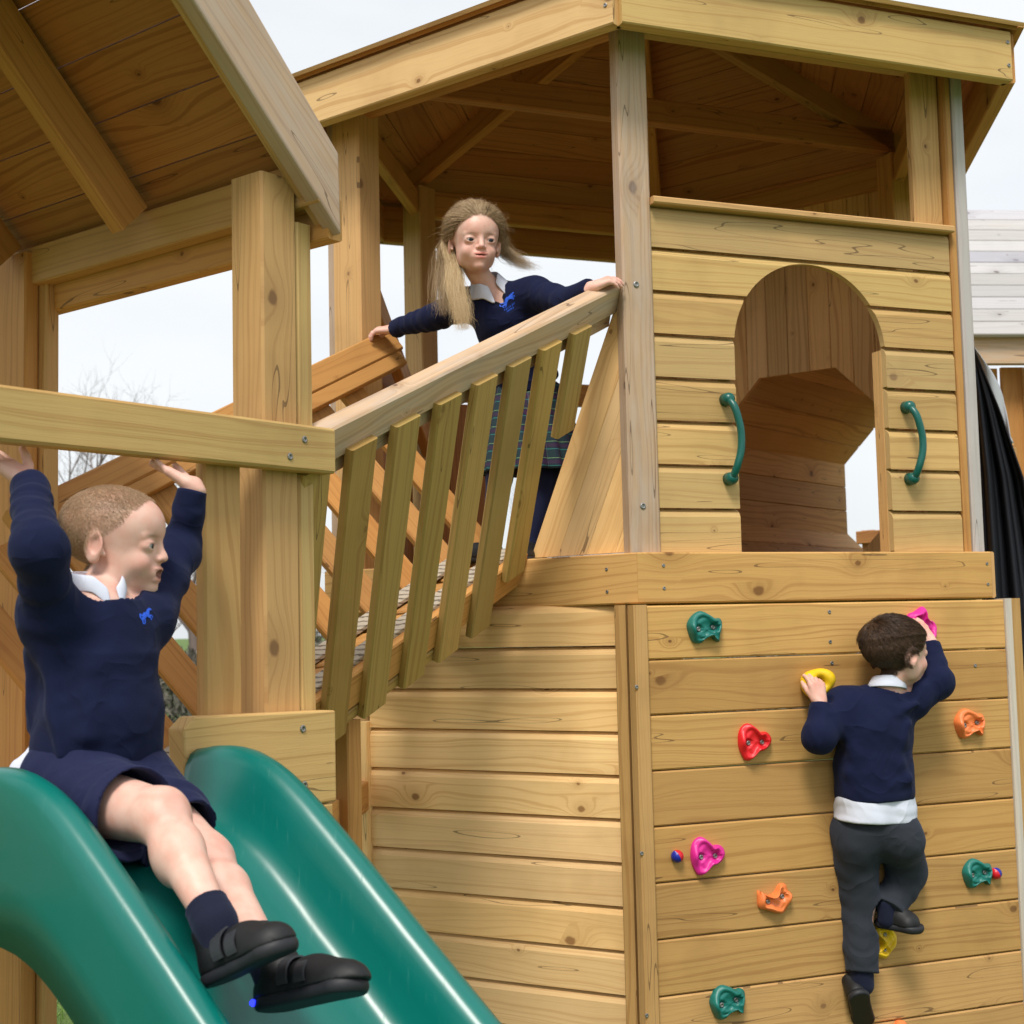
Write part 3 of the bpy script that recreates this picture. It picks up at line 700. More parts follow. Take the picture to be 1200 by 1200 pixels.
# bare trees
bark = simple('bare_bark', (.13, .10, .085), .9, (20, .3, .01))
twigm = simple('bare_twig', (.17, .13, .115), .9)
def tree(x, y, h, label, seed, spread=1.):
    rd = random.Random(seed); parts = []; twigs = []
    def br(p, d, L, r, lvl):
        n = 5; pts = [p]; rr = [r]; q = p.copy(); dd = d.copy()
        for i in range(n):
            dd = (dd+Vector((rd.gauss(0, .13), rd.gauss(0, .13), rd.gauss(.03, .07)))).normalized(); q = q+dd*(L/n); pts.append(q.copy()); rr.append(r*(1-.75*(i+1)/n))
        (parts if lvl < 2 else twigs).append(tube(pts, rr, 7 if lvl < 2 else 3, False))
        if lvl >= 5: return
        nb = 4 if lvl == 0 else rd.randint(3, 4)
        if lvl == 0: nb = 7
        for k in range(nb):
            f = rd.uniform(.35, 1.) if lvl else rd.uniform(.3, 1.)
            i = min(n, max(1, int(f*n))); s = pts[i]; a = rd.uniform(0, 6.28); o = dd.orthogonal().normalized(); o = Matrix.Rotation(a, 3, dd) @ o
            nd = (dd*rd.uniform(.7, 1.1)+o*rd.uniform(.5, .95)*spread+Z*.22).normalized()
            br(s, nd, L*rd.uniform(.5, .75), rr[i]*.62+.001, lvl+1)
    e = empty('bare_tree', (x, y, 0), label, 'tree', 'bare trees beyond the playground')
    br(Vector((x, y, 0)), Z.copy(), h*.42, h*.022, 0)
    o = link('trunk', merge(parts, 'trunk'), bark, e, True); link('crown', merge(twigs, 'crown'), twigm, e)
def gp(px, Y): return at(px, 720, Y).x
for k, (px, Y, h, lab) in enumerate([(92, 24, 9.4, 'bare tree in the gap above the crossbar, beside the leftmost post'), (165, 27, 8.0, 'bare tree whose twigs show just above the slide boy\'s head'), (235, 22, 6.0, 'bare tree in the gap right of the slide boy\'s raised left arm'), (635, 26, 6.0, 'low bare tree seen between the girl\'s legs'), (470, 30, 6.0, 'bare tree behind the far side of the bridge')]):
    tree(gp(px, Y), Y, h, lab, 11+k)
# leafless scrub bank, a grey green mass far behind
hm, t = newmat('scrub'); co = t.n('ShaderNodeTexCoord').outputs['Object']; a = t.n('ShaderNodeTexNoise', {'Vector': co, 'Scale': 6., 'Detail': 5.}).outputs[0]
c = t.ramp(a, [(.3, (.05, .055, .035)), (.5, (.12, .11, .085)), (.7, (.22, .20, .17))]); t.n('ShaderNodeOutputMaterial', {0: t.n('ShaderNodeBsdfPrincipled', {'Base Color': c, 'Roughness': .95}).outputs[0]})
vs, fs = [], []
for k in range(60000):
    x = random.uniform(-14, 12); y = 19+random.gauss(0, .7); hmax = 1.25+.25*math.sin(x*1.7)+.2*math.sin(x*4.1+1); z = random.uniform(0, hmax)
    s = random.uniform(.03, .09); d = Vector((random.gauss(0, 1), random.gauss(0, 1), random.gauss(.6, 1))).normalized(); o = d.orthogonal().normalized()*s*.35; p = Vector((x, y, z)); b0 = len(vs)
    vs += [p-o, p+o, p+d*s*2]; fs.append([b0, b0+1, b0+2])
me = D.meshes.new('scrub'); me.from_pydata([tuple(v) for v in vs], [], fs); link('scrub', me, hm)['kind'] = 'stuff'
# second play tower at the right, bleached roof
bt = empty('far_play_tower', tuple(at(1250, 720, 7.4).xy)+(0,), 'distant play tower with bleached plank roof at the right edge', 'play tower')
bx = az(84); bn = az(174)     # front direction and normal (towards the viewer)
BO = Vector((at(1120, 440, 7.).x, 7., 0))
def K(a, o, z): return BO+bx*a+bn*o+Z*z
w = WB()
for k in range(11):
    w0_ = K(-.3, .18-.075*k, 2.79+.078*k); w1_ = K(2.2, .18-.075*k, 2.79+.078*k); up = (Z*.078-bn*.075).normalized(); w.board(w0_, w1_, up, bn.cross(up) if False else up.cross(bx), .1045, .022, .004)
w.build('roof', W_BLEACH, bt)
one('beam', W_GREY, bt, K(-.3, .15, 2.69), K(2.2, .15, 2.69), Z, bn, .135, .045)
w = WB()
for k in range(13): w.board(K(-.1+k*.125, -.0+(.03 if k % 2 else 0), .0), K(-.1+k*.125, -.0+(.03 if k % 2 else 0), 2.63), bx, bn, .12, .025, .004)
w.build('wall', W_ORANGE, bt)
one('post', W_POST, bt, K(.36, .08, 0), K(.36, .08, 2.62), bx, bn, .09, .07); one('post', W_POST, bt, K(1.9, .08, 0), K(1.9, .08, 2.62), bx, bn, .09, .07)
# pickets beyond the tunnel
pf = empty('picket_railing', tuple(S(2, .6, 2.2, 0)), 'short brown picket railing seen through the far end of the tunnel', 'railing')
for k in range(9):
    t_ = .1+k*.115; one('picket', W_CEIL, pf, S(2, t_, 2.2, 1.45), S(2, t_, 2.2, 1.93), sd(2), sn(2), .075, .02)
one('rail', W_CEIL, pf, S(2, -.1, 2.23, 1.86), S(2, 1.3, 2.23, 1.86), Z, sn(2), .07, .04); one('rail', W_CEIL, pf, S(2, -.1, 2.23, 1.5), S(2, 1.3, 2.23, 1.5), Z, sn(2), .07, .04)
for t_ in (-.05, 1.25): one('post', W_CEIL, pf, S(2, t_, 2.28, 0), S(2, t_, 2.28, 1.9), sd(2), sn(2), .07, .07)
# black cloth hanging at the right edge
CY = 4.9
prof_l = [(1139, 408), (1141, 470), (1146, 560), (1150, 640), (1152, 700), (1156, 760), (1160, 850), (1166, 950), (1170, 1100), (1172, 1300)]
prof_r = [(1141, 406), (1172, 480), (1200, 560), (1216, 640), (1228, 700), (1234, 760), (1238, 850), (1242, 950), (1244, 1100), (1246, 1300)]
NR, NCc = 60, 60; vs, fs = [], []
for j in range(NR):
    f = j/(NR-1)*(len(prof_l)-1); i = min(int(f), len(prof_l)-2); g = f-i
    lx, ly = [prof_l[i][c]*(1-g)+prof_l[i+1][c]*g for c in (0, 1)]; rx, ry = [prof_r[i][c]*(1-g)+prof_r[i+1][c]*g for c in (0, 1)]
    for k in range(NCc):
        u = k/(NCc-1); p = at(lx+(rx-lx)*u, ly+(ry-ly)*u, CY+.045*math.sin(u*17+j*.05)*min(1, j/12)+.02*math.sin(u*41+j*.11)*min(1, j/12)-.03*u)
        vs.append(tuple(p))
for j in range(NR-1):
    for k in range(NCc-1): fs.append([j*NCc+k, j*NCc+k+1, (j+1)*NCc+k+1, (j+1)*NCc+k])
me = D.meshes.new('cloth'); me.from_pydata(vs, [], fs)
mc = simple('black_cloth', (.008, .010, .018), .75, (300, .2, .001)); mc2 = simple('cloth_lining', (.62, .62, .66), .8, (14, .3, .004))
e = empty('hanging_cloth', tuple(at(1190, 800, CY)), 'black cloth hanging in folds beside the playhouse at the right edge', 'cloth')
o = link('drape', me, mc, e, True); md = o.modifiers.new('s', 'SOLIDIFY'); md.thickness = .004
# pale edge of the cloth
vs, fs = [], []
Nn = 30
for k in range(Nn):
    f = k/(Nn-1); x = 1142+ (1186-1142)*f; y = 408+(520-408)*f; wdt = 5*math.sin(PI*min(1, f*1.05))+.6
    for q in range(5):
        g = q/4; p = at(x+wdt*1.6*g, y-wdt*.9*g, CY+.02+.012*math.sin(g*3+f*9)); vs.append(tuple(p))
for k in range(Nn-1):
    for q in range(4): fs.append([k*5+q, k*5+q+1, (k+1)*5+q+1, (k+1)*5+q])
me = D.meshes.new('lining'); me.from_pydata(vs, [], fs); o = link('pale_lining', me, mc2, e, True); md = o.modifiers.new('s', 'SOLIDIFY'); md.thickness = .003
# ================================================================== LIGHT
wd_ = D.worlds.new('World'); SC.world = wd_; wd_.use_nodes = True; nt = wd_.node_tree; nt.nodes.clear(); lk = nt.links
SUN_AZ, SUN_EL = -168., 56.
sky = nt.nodes.new('ShaderNodeTexSky'); sky.sky_type = 'NISHITA'; sky.sun_disc = False; sky.sun_elevation = math.radians(SUN_EL); sky.sun_rotation = math.radians(SUN_AZ); sky.air_density = 1.; sky.dust_density = 3.
sky.altitude = 50
tc = nt.nodes.new('ShaderNodeTexCoord'); mp = nt.nodes.new('ShaderNodeMapping'); mp.inputs[3].default_value = (1, 1, 2.5); lk.new(tc.outputs['Generated'], mp.inputs[0])
nzz = nt.nodes.new('ShaderNodeTexNoise'); nzz.inputs['Scale'].default_value = 2.2; nzz.inputs['Detail'].default_value = 5; lk.new(mp.outputs[0], nzz.inputs['Vector'])
mr = nt.nodes.new('ShaderNodeMapRange'); mr.inputs[1].default_value = .3; mr.inputs[2].default_value = .6; mr.inputs[3].default_value = .72; mr.inputs[4].default_value = .97; lk.new(nzz.outputs[0], mr.inputs[0])
mx = nt.nodes.new('ShaderNodeMix'); mx.data_type = 'RGBA'; lk.new(mr.outputs[0], mx.inputs[0]); lk.new(sky.outputs[0], mx.inputs[6]); mx.inputs[7].default_value = (6.25, 6.45, 6.6, 1)
bg = nt.nodes.new('ShaderNodeBackground'); bg.inputs[1].default_value = .105; lk.new(mx.outputs[2], bg.inputs[0])
ow = nt.nodes.new('ShaderNodeOutputWorld'); lk.new(bg.outputs[0], ow.inputs[0])
sl = D.lights.new('sun', 'SUN'); sl.energy = 2.1; sl.angle = math.radians(16); sl.color = (1, .95, .87); so = D.objects.new('sun', sl); COL.objects.link(so)
sdir = Vector((math.sin(math.radians(SUN_AZ))*math.cos(math.radians(SUN_EL)), math.cos(math.radians(SUN_AZ))*math.cos(math.radians(SUN_EL)), math.sin(math.radians(SUN_EL))))
so.rotation_euler = sdir.to_track_quat('Z', 'Y').to_euler(); so.location = (-3, -3, 6)
SC.view_settings.view_transform = 'Standard'; SC.view_settings.look = 'None'; SC.view_settings.gamma = 1; SC.view_settings.use_curve_mapping = False; SC.view_settings.exposure = .56
SC.cycles.max_bounces = 6; SC.cycles.diffuse_bounces = 3; SC.cycles.use_denoising = True
# ================================================================== IMPLICIT-SURFACE MODELLER
def A3(v): return np.array(v, dtype=np.float32)
def sines(X, Y, Zc, fr, seed=0):
    r = np.random.default_rng(seed); o = 0
    for k in range(5):
        d = r.normal(size=3); d /= np.linalg.norm(d); q = fr*(.6+.9*r.random()); o = o+np.sin((X*d[0]+Y*d[1]+Zc*d[2])*q+r.random()*6.28)/5
    return o
class Field:
    def __init__(s, lo, hi, h, fine=()):
        """fine: list of (lo, hi, h) boxes that get a denser grid"""
        s.ax = []
        for a in range(3):
            x = lo[a]; xs = [x]
            while x < hi[a]:
                st = h
                for fl, fh, hh in fine:
                    if fl[a]-h < x < fh[a]: st = min(st, hh)
                x += st; xs.append(x)
            s.ax.append(np.array(xs, dtype=np.float32))
        s.h = h; s.f = np.full([len(a) for a in s.ax], .25, dtype=np.float32)
    def _sub(s, lo, hi):
        sl = []
        for a in range(3):
            i = max(0, int(np.searchsorted(s.ax[a], lo[a]))-1); j = min(len(s.ax[a]), int(np.searchsorted(s.ax[a], hi[a]))+1)
            sl.append(slice(i, max(j, i)))
        return tuple(sl)
    def _grid(s, sl): return np.meshgrid(s.ax[0][sl[0]], s.ax[1][sl[1]], s.ax[2][sl[2]], indexing='ij', sparse=True)
    def _put(s, sl, d, k, op):
        g = s.f[sl]
        if op == 'u':
            if k > 0: hh = np.clip(.5+.5*(g-d)/k, 0, 1); s.f[sl] = g*(1-hh)+d*hh-k*hh*(1-hh)
            else: s.f[sl] = np.minimum(g, d)
        elif op == 's':
            d = -d; kk = max(k, 1e-5); hh = np.clip(.5-.5*(g-d)/kk, 0, 1); s.f[sl] = g*(1-hh)+d*hh+kk*hh*(1-hh)
    def cap(s, a, b, ra, rb=None, k=.01, op='u', wr=None, flat=None):
        a = A3(a); b = A3(b); rb = ra if rb is None else rb; R = max(ra, rb)+k*1.2+.012
        sl = s._sub(np.minimum(a, b)-R, np.maximum(a, b)+R); X, Y, Zc = s._grid(sl); ab = b-a; L2 = float(ab@ab)+1e-12
        px, py, pz = X-a[0], Y-a[1], Zc-a[2]; t = np.clip((px*ab[0]+py*ab[1]+pz*ab[2])/L2, 0, 1)
        qx, qy, qz = px-t*ab[0], py-t*ab[1], pz-t*ab[2]
        if flat is not None:   # flatten along a direction
            n, fct = A3(flat[0]), flat[1]; n = n/np.linalg.norm(n); dn = qx*n[0]+qy*n[1]+qz*n[2]
            d = np.sqrt(qx*qx+qy*qy+qz*qz+dn*dn*(fct*fct-1))
        else: d = np.sqrt(qx*qx+qy*qy+qz*qz)
        r = ra+(rb-ra)*t
        if wr:
            amp, cyc, seed = wr; L = math.sqrt(L2); w = np.sin(t*L*cyc+1.8*sines(X, Y, Zc, 38, seed)*2+seed); r = r+amp*np.maximum(w, -.3)*(.55+.6*sines(X, Y, Zc, 25, seed+5))
        s._put(sl, (d-r).astype(np.float32), k, op)
    def ell(s, c, r, M=None, k=.01, op='u'):
        c = A3(c); r = A3(r); R = float(r.max())+k*1.2+.012
        sl = s._sub(c-R, c+R); X, Y, Zc = s._grid(sl); X, Y, Zc = X-c[0], Y-c[1], Zc-c[2]
        if M is not None:
            M = np.array(M, dtype=np.float32)   # rows: local axes
            X, Y, Zc = [M[i, 0]*X+M[i, 1]*Y+M[i, 2]*Zc for i in range(3)]
        k0 = np.sqrt((X/r[0])**2+(Y/r[1])**2+(Zc/r[2])**2); k1 = np.sqrt((X/r[0]**2)**2+(Y/r[1]**2)**2+(Zc/r[2]**2)**2)+1e-9
        s._put(sl, (k0*(k0-1)/k1).astype(np.float32), k, op)
    def cut(s, p, n, k=.003, box=None):
        """remove everything on the side the normal n points to (inside box=(centre, radius) if given)"""
        p = A3(p); n = A3(n); n = n/np.linalg.norm(n)
        sl = (slice(None),)*3 if box is None else s._sub(A3(box[0])-box[1], A3(box[0])+box[1])
        X, Y, Zc = s._grid(sl); d = (X-p[0])*n[0]+(Y-p[1])*n[1]+(Zc-p[2])*n[2]
        if box is not None:
            c = A3(box[0]); rr = np.sqrt((X-c[0])**2+(Y-c[1])**2+(Zc-c[2])**2)-box[1]*.97; d = np.minimum(d, -rr)
        s._put(sl, (-d).astype(np.float32), k, 's')
    def disp(s, amp, fr, seed):
        X, Y, Zc = s._grid((slice(None),)*3)
        near = np.abs(s.f) < .03
        i, j, k = np.nonzero(near); x, y, z = s.ax[0][i], s.ax[1][j], s.ax[2][k]
        n = sines(x, y, z, fr, seed); n2 = sines(x, y, z, fr*2.3, seed+9); s.f[i, j, k] += (amp*(n+.4*n2)).astype(np.float32)
    def mesh(s, name):
        f = s.f; S_ = f < 0; a, b, c = S_.shape
        cnt = np.zeros((a-1, b-1, c-1), np.int8)
        for dx in (0, 1):
            for dy in (0, 1):
                for dz in (0, 1): cnt += S_[dx:a-1+dx, dy:b-1+dy, dz:c-1+dz]
        I, J, K_ = np.nonzero((cnt > 0) & (cnt < 8)); n = len(I); idx = np.full((a-1, b-1, c-1), -1, np.int32); idx[I, J, K_] = np.arange(n)
        acc = np.zeros((n, 3)); num = np.zeros(n); offs = [(0, 0, 0), (1, 0, 0), (0, 1, 0), (1, 1, 0), (0, 0, 1), (1, 0, 1), (0, 1, 1), (1, 1, 1)]
        vals = [f[I+o[0], J+o[1], K_+o[2]] for o in offs]; pos = [np.stack([s.ax[0][I+o[0]], s.ax[1][J+o[1]], s.ax[2][K_+o[2]]], 1) for o in offs]
        for p, q in ((0, 1), (2, 3), (4, 5), (6, 7), (0, 2), (1, 3), (4, 6), (5, 7), (0, 4), (1, 5), (2, 6), (3, 7)):
            va, vb = vals[p], vals[q]; m = (va < 0) != (vb < 0); t = np.where(m, va/np.where(m, va-vb, 1), 0); pt = pos[p]+(pos[q]-pos[p])*t[:, None]; acc += pt*m[:, None]; num += m
        V = acc/num[:, None]; quads = []
        for axis in range(3):
            sa = [slice(1, -1)]*3; sa[axis] = slice(0, -1); sb = [slice(1, -1)]*3; sb[axis] = slice(1, None)
            A_, B_ = S_[tuple(sa)], S_[tuple(sb)]; i, j, k = np.nonzero(A_ != B_); fl = A_[i, j, k]
            c3 = [i, j, k]; base = [c3[q]+(0 if q == axis else 1) for q in range(3)]; u, v = (axis+1) % 3, (axis+2) % 3
            def g(du, dv):
                w = [x.copy() for x in base]; w[u] -= du; w[v] -= dv; return idx[w[0], w[1], w[2]]
            q = np.stack([g(1, 1), g(0, 1), g(0, 0), g(1, 0)], 1); q[~fl] = q[~fl][:, ::-1]; quads.append(q)
        Q = np.concatenate(quads); Q = Q[(Q >= 0).all(1)]
        me = D.meshes.new(name); me.vertices.add(n); me.vertices.foreach_set('co', V.astype(np.float32).ravel()); me.loops.add(len(Q)*4); me.loops.foreach_set('vertex_index', Q.ravel().astype(np.int32))
        me.polygons.add(len(Q)); me.polygons.foreach_set('loop_start', np.arange(0, len(Q)*4, 4, dtype=np.int32)); me.polygons.foreach_set('loop_total', np.full(len(Q), 4, np.int32)); me.update(calc_edges=True); me.validate()
        me.polygons.foreach_set('use_smooth', np.ones(len(me.polygons), bool))
        return me, V
def relax(me, it=2, f=.5):
    n = len(me.vertices); e = np.zeros(len(me.edges)*2, np.int32); me.edges.foreach_get('vertices', e); e = e.reshape(-1, 2); co = np.zeros(n*3, np.float32); me.vertices.foreach_get('co', co); co = co.reshape(-1, 3)
    deg = np.bincount(e.ravel(), minlength=n).astype(np.float32)[:, None]; deg[deg == 0] = 1
    for _ in range(it):
        for ff in (f, -f*1.03):
            s = np.zeros_like(co)
            for c in range(3): s[:, c] = np.bincount(e[:, 0], co[e[:, 1], c], n)+np.bincount(e[:, 1], co[e[:, 0], c], n)
            co = co+(s/deg-co)*ff
    me.vertices.foreach_set('co', co.ravel()); me.update(); return co
def vcol(me, C, name='tint'):
    ca = me.color_attributes.new(name, 'FLOAT_COLOR', 'POINT'); ca.data.foreach_set('color', np.concatenate([C, np.ones((len(C), 1))], 1).astype(np.float32).ravel())
# ---- materials for people
def skin_mat():
    m, t = newmat('skin'); a = t.n('ShaderNodeAttribute', attribute_name='tint').outputs['Color']; co = t.n('ShaderNodeTexCoord').outputs['Object']
    nz = t.n('ShaderNodeTexNoise', {'Vector': co, 'Scale': 38., 'Detail': 4.}).outputs[0]; nf = t.n('ShaderNodeTexNoise', {'Vector': co, 'Scale': 600., 'Detail': 2.}).outputs[0]
    c = t.mix(t.smooth(nz, .35, .7, 0, .6), a, t.mix(1., a, (.93, .72, .68), 'MULTIPLY'))
    bp = t.n('ShaderNodeBump', {'Height': nf, 'Strength': .15, 'Distance': .0008})
    b = t.n('ShaderNodeBsdfPrincipled', {'Base Color': c, 'Roughness': .48, 'Normal': bp.outputs[0], 'Subsurface Weight': .18, 'Subsurface Scale': .006, 'Specular IOR Level': .4}); b.inputs['Subsurface Radius'].default_value = (1, .35, .2)
    t.n('ShaderNodeOutputMaterial', {0: b.outputs[0]}); return m
SKIN = skin_mat()
def cloth_mat(name, c1, c2, scale=420., rough=.9, bump=.5, sheen=.25, big=0.):
    m, t = newmat(name); co = t.n('ShaderNodeTexCoord').outputs['Object']
    w1 = t.n('ShaderNodeTexNoise', {'Vector': co, 'Scale': scale, 'Detail': 2.}).outputs[0]; w2 = t.n('ShaderNodeTexNoise', {'Vector': co, 'Scale': 18., 'Detail': 4.}).outputs[0]
    w3 = t.n('ShaderNodeTexNoise', {'Vector': co, 'Scale': 9., 'Detail': 1.5, 'Distortion': .9}).outputs[0]; rg = t.m('POWER', t.m('SUBTRACT', 1., t.m('ABSOLUTE', t.m('SUBTRACT', t.m('MULTIPLY', w3, 2.), 1.))), 4.)
    hh = t.m('ADD', t.m('MULTIPLY', w1, .12), t.m('MULTIPLY', rg, big)); bp = t.n('ShaderNodeBump', {'Height': hh, 'Strength': 1., 'Distance': .0032*bump+.0004})
    c = t.mix(t.m('ADD', t.m('MULTIPLY', w1, .5), t.m('MULTIPLY', w2, .5)), c1, c2)
    b = t.n('ShaderNodeBsdfPrincipled', {'Base Color': c, 'Roughness': rough, 'Normal': bp.outputs[0], 'Sheen Weight': sheen, 'Sheen Roughness': .5, 'Specular IOR Level': .2}); b.inputs['Sheen Tint'].default_value = (.5, .6, 1, 1)
    t.n('ShaderNodeOutputMaterial', {0: b.outputs[0]}); return m
NAVY = cloth_mat('navy_knit', (.0035, .006, .028), (.008, .012, .048), 420, .9, .8, .05, .9)
NAVY_SH = cloth_mat('navy_jersey', (.008, .010, .040), (.014, .017, .060), 700, .8, .6, .08, .9)
WHITE_C = cloth_mat('white_cotton', (.62, .66, .80), (.74, .77, .88), 700, .8, .5, .05, .9)
GREY_C = cloth_mat('charcoal_trouser', (.020, .024, .032), (.032, .037, .047), 800, .85, .7, .08, .9)
TIGHT = cloth_mat('navy_tights', (.006, .009, .035), (.010, .013, .045), 700, .8, .3, .1)
SOCK = cloth_mat('navy_sock', (.006, .008, .022), (.012, .015, .035), 350, .9, .8, .1)
SHOE = simple('black_shoe_leather', (.005, .0055, .007), .6, (90, .18, .001)); SOLE = simple('black_rubber_sole', (.012, .013, .018), .6, (60, .3, .001)); STRAP = simple('shoe_strap', (.026, .028, .034), .5, (150, .3, .001))
EYEW = simple('eye_white', (.46, .42, .41), .25); IRIS = simple('eye_iris', (.030, .042, .06), .12); PUP = simple('eye_pupil', (.004, .004, .005), .08)
def hairmat(name, c1, c2, rough=.45):
    m, t = newmat(name); a = t.n('ShaderNodeAttribute', attribute_name='hv').outputs['Fac']
    b = t.n('ShaderNodeBsdfPrincipled', {'Base Color': t.mix(a, c1, c2), 'Roughness': rough, 'Specular IOR Level': .35}); t.n('ShaderNodeOutputMaterial', {0: b.outputs[0]}); return m
LIPC = (.62, .19, .16)
SKC = np.array([.76, .49, .40])
def frame(fwd, up):
    f = Vector(fwd).normalized(); u = Vector(up); u = (u-f*u.dot(f)).normalized(); l = u.cross(f); return f, l, u   # forward, left, up
class Head:
    """child's head: origin at the chin height on the neck axis; local x forward, y left, z up; s scales a 0.19 m head"""
    def __init__(s, org, fwd, up, sc=1., mouth=0.):
        s.o = Vector(org); s.f, s.l, s.u = frame(fwd, up); s.s = sc; s.mouth = mouth; s.M = [tuple(s.f), tuple(s.l), tuple(s.u)]
    def p(s, x, y, z): return s.o+(s.f*x+s.l*y+s.u*z)*s.s
    def local(s, V):
        d = (V-A3(s.o))/s.s; return d@A3(s.f), d@A3(s.l), d@A3(s.u)
    def e(s, F, c, r, k=.01, op='u', M=None): F.ell(s.p(*c), [x*s.s for x in r], M or s.M, k*s.s, op)
    def c(s, F, a, b, ra, rb, k=.006, op='u'): F.cap(s.p(*a), s.p(*b), ra*s.s, rb*s.s, k*s.s, op)
    def build(s, F, ears=True):
        s.e(F, (-.010, 0, .121), (.089, .070, .070), .0)
        s.e(F, (.020, 0, .080), (.056, .053, .066), .02)
        s.e(F, (.030, 0, .125), (.051, .054, .042), .02)
        s.e(F, (.035, 0, .034), (.035, .033, .028), .02)
        s.e(F, (.063, 0, .0175), (.014, .0145, .0125), .012)
        for y in (-1, 1):
            s.e(F, (.050, .030*y, .058), (.021, .019, .020), .014)
            s.e(F, (.012, .040*y, .048), (.024, .013, .026), .018)
            s.e(F, (.086, .028*y, .092), (.014, .018, .012), .012, 's')
            s.c(F, (.071, .014*y, .1045), (.062, .040*y, .103), .0045, .004, .010)
            # upper and lower lid mound with an almond opening
            s.e(F, (.0628, .0290*y, .0880), (.0146, .0165, .0130), .005)
            s.e(F, (.0765, .0298*y, .0872), (.0100, .0115, .0038), .0014, 's')
            # ear
            if ears:
                ff = (s.f*.94+s.l*y*.34).normalized(); ll = s.u.cross(ff); uu = (s.u*.97-s.f*.20).normalized(); Me = [tuple(ff), tuple(ll), tuple(uu)]
                s.e(F, (-.014, .0700*y, .082), (.0180, .0070, .0260), .006, 'u', Me)
                s.e(F, (-.0095, .0775*y, .086), (.0105, .0048, .0155), .0035, 's', Me)
                s.c(F, (-.004, .0665*y, .079), (.002, .066*y, .070), .005, .004, .004)
                s.e(F, (-.013, .0705*y, .062), (.008, .005, .007), .005)
        s.c(F, (.073, 0, .098), (.083, 0, .076), .0052, .0072, .009)
        s.e(F, (.0845, 0, .0690), (.0092, .0086, .0078), .005)
        for y in (-1, 1):
            s.e(F, (.0785, .0096*y, .0660), (.0075, .0056, .0052), .004); s.e(F, (.0835, .0052*y, .0612), (.0038, .0028, .0026), .0015, 's')
        s.e(F, (.066, 0, .043), (.017, .024, .017), .012)
        m = s.mouth
        s.e(F, (.0775, 0, .0492), (.0068, .0195, .0050), .003)
        s.e(F, (.0765-.002*m, 0, .0395-.007*m), (.0068, .0165, .0058), .003)
        s.e(F, (.0850, 0, .0446-.003*m), (.0100, .0175+.002*m, .0010+.0052*m), .0008, 's')
        s.e(F, (.062, 0, .030), (.012, .014, .004), .006, 's') if False else None
    def paint(s, V, C, hairfn=None, hairc=None, blush=1.):
        x, y, z = s.local(V); inh = (z > -.02) & (z < .22) & (np.abs(y) < .1) & (np.abs(x) < .12)
        x0 = x
        def blob(cx, cy, cz, rx, ry, rz): return np.exp(-(((x-cx)/rx)**2+((y-cy)/ry)**2+((z-cz)/rz)**2))*inh
        def mixc(w, c): nonlocal C; C = C*(1-w[:, None])+np.array(c)*w[:, None]
        mixc((blob(.055, .036, .056, .03, .02, .017)+blob(.055, -.036, .056, .03, .02, .017)).clip(0, 1)*.55*blush, (.72, .30, .24))
        mixc(blob(.092, 0, .066, .012, .012, .010)*.4, (.75, .34, .28))
        m = s.mouth
        lip = ((blob(.080, 0, .0490, .010, .0190, .0048)+blob(.079, 0, .0395-.007*m, .010, .0165, .0056))).clip(0, 1)
        mixc((lip*1.15).clip(0, 1)*.62, LIPC)
        mixc(((((z-(.0445-.003*m))/(.0014+.0050*m))**2+(y/(.0165))**2 < 1) & (x > .060) & (x < .0825))*.85, (.14, .025, .025))
        for q in (-1, 1):
            mixc(blob(-.012, .082*q, .085, .02, .008, .022)*.55, (.75, .28, .22))
            mixc(blob(.072, .0285*q, .1050, .016, .0165, .0032)*.70, (.22, .125, .07))
            mixc(blob(.074, .0298*q, .0922, .012, .0140, .0018)*.9, (.13, .07, .045))
            mixc(blob(.074, .0290*q, .090, .014, .018, .010)*.30, (.45, .22, .18))
        if hairfn is not None:
            w = hairfn(x, y, z)*inh; mixc(w, hairc)
        return C
    def eyes(s, parent, look=(1, 0, 0)):
        for y in (-1, 1):
            c = s.p(.0632, .0290*y, .0876); bm = bmesh.new(); bmesh.ops.create_uvsphere(bm, u_segments=24, v_segments=16, radius=.0130*s.s); me = D.meshes.new('eye'); 
            bm.to_mesh(me); bm.free(); me.materials.append(EYEW); me.materials.append(IRIS); me.materials.append(PUP)
            for p in me.polygons:
                a = p.center.normalized().angle(Vector((0, 0, 1))); p.material_index = 2 if a < .32 else 1 if a < .66 else 0; p.use_smooth = True
            o = D.objects.new('eye', me); COL.objects.link(o); o.parent = parent
            d = (s.f*look[0]+s.l*look[1]+s.u*look[2]).normalized(); q = parent
            o.location = c; o.rotation_euler = d.to_track_quat('Z', 'Y').to_euler()
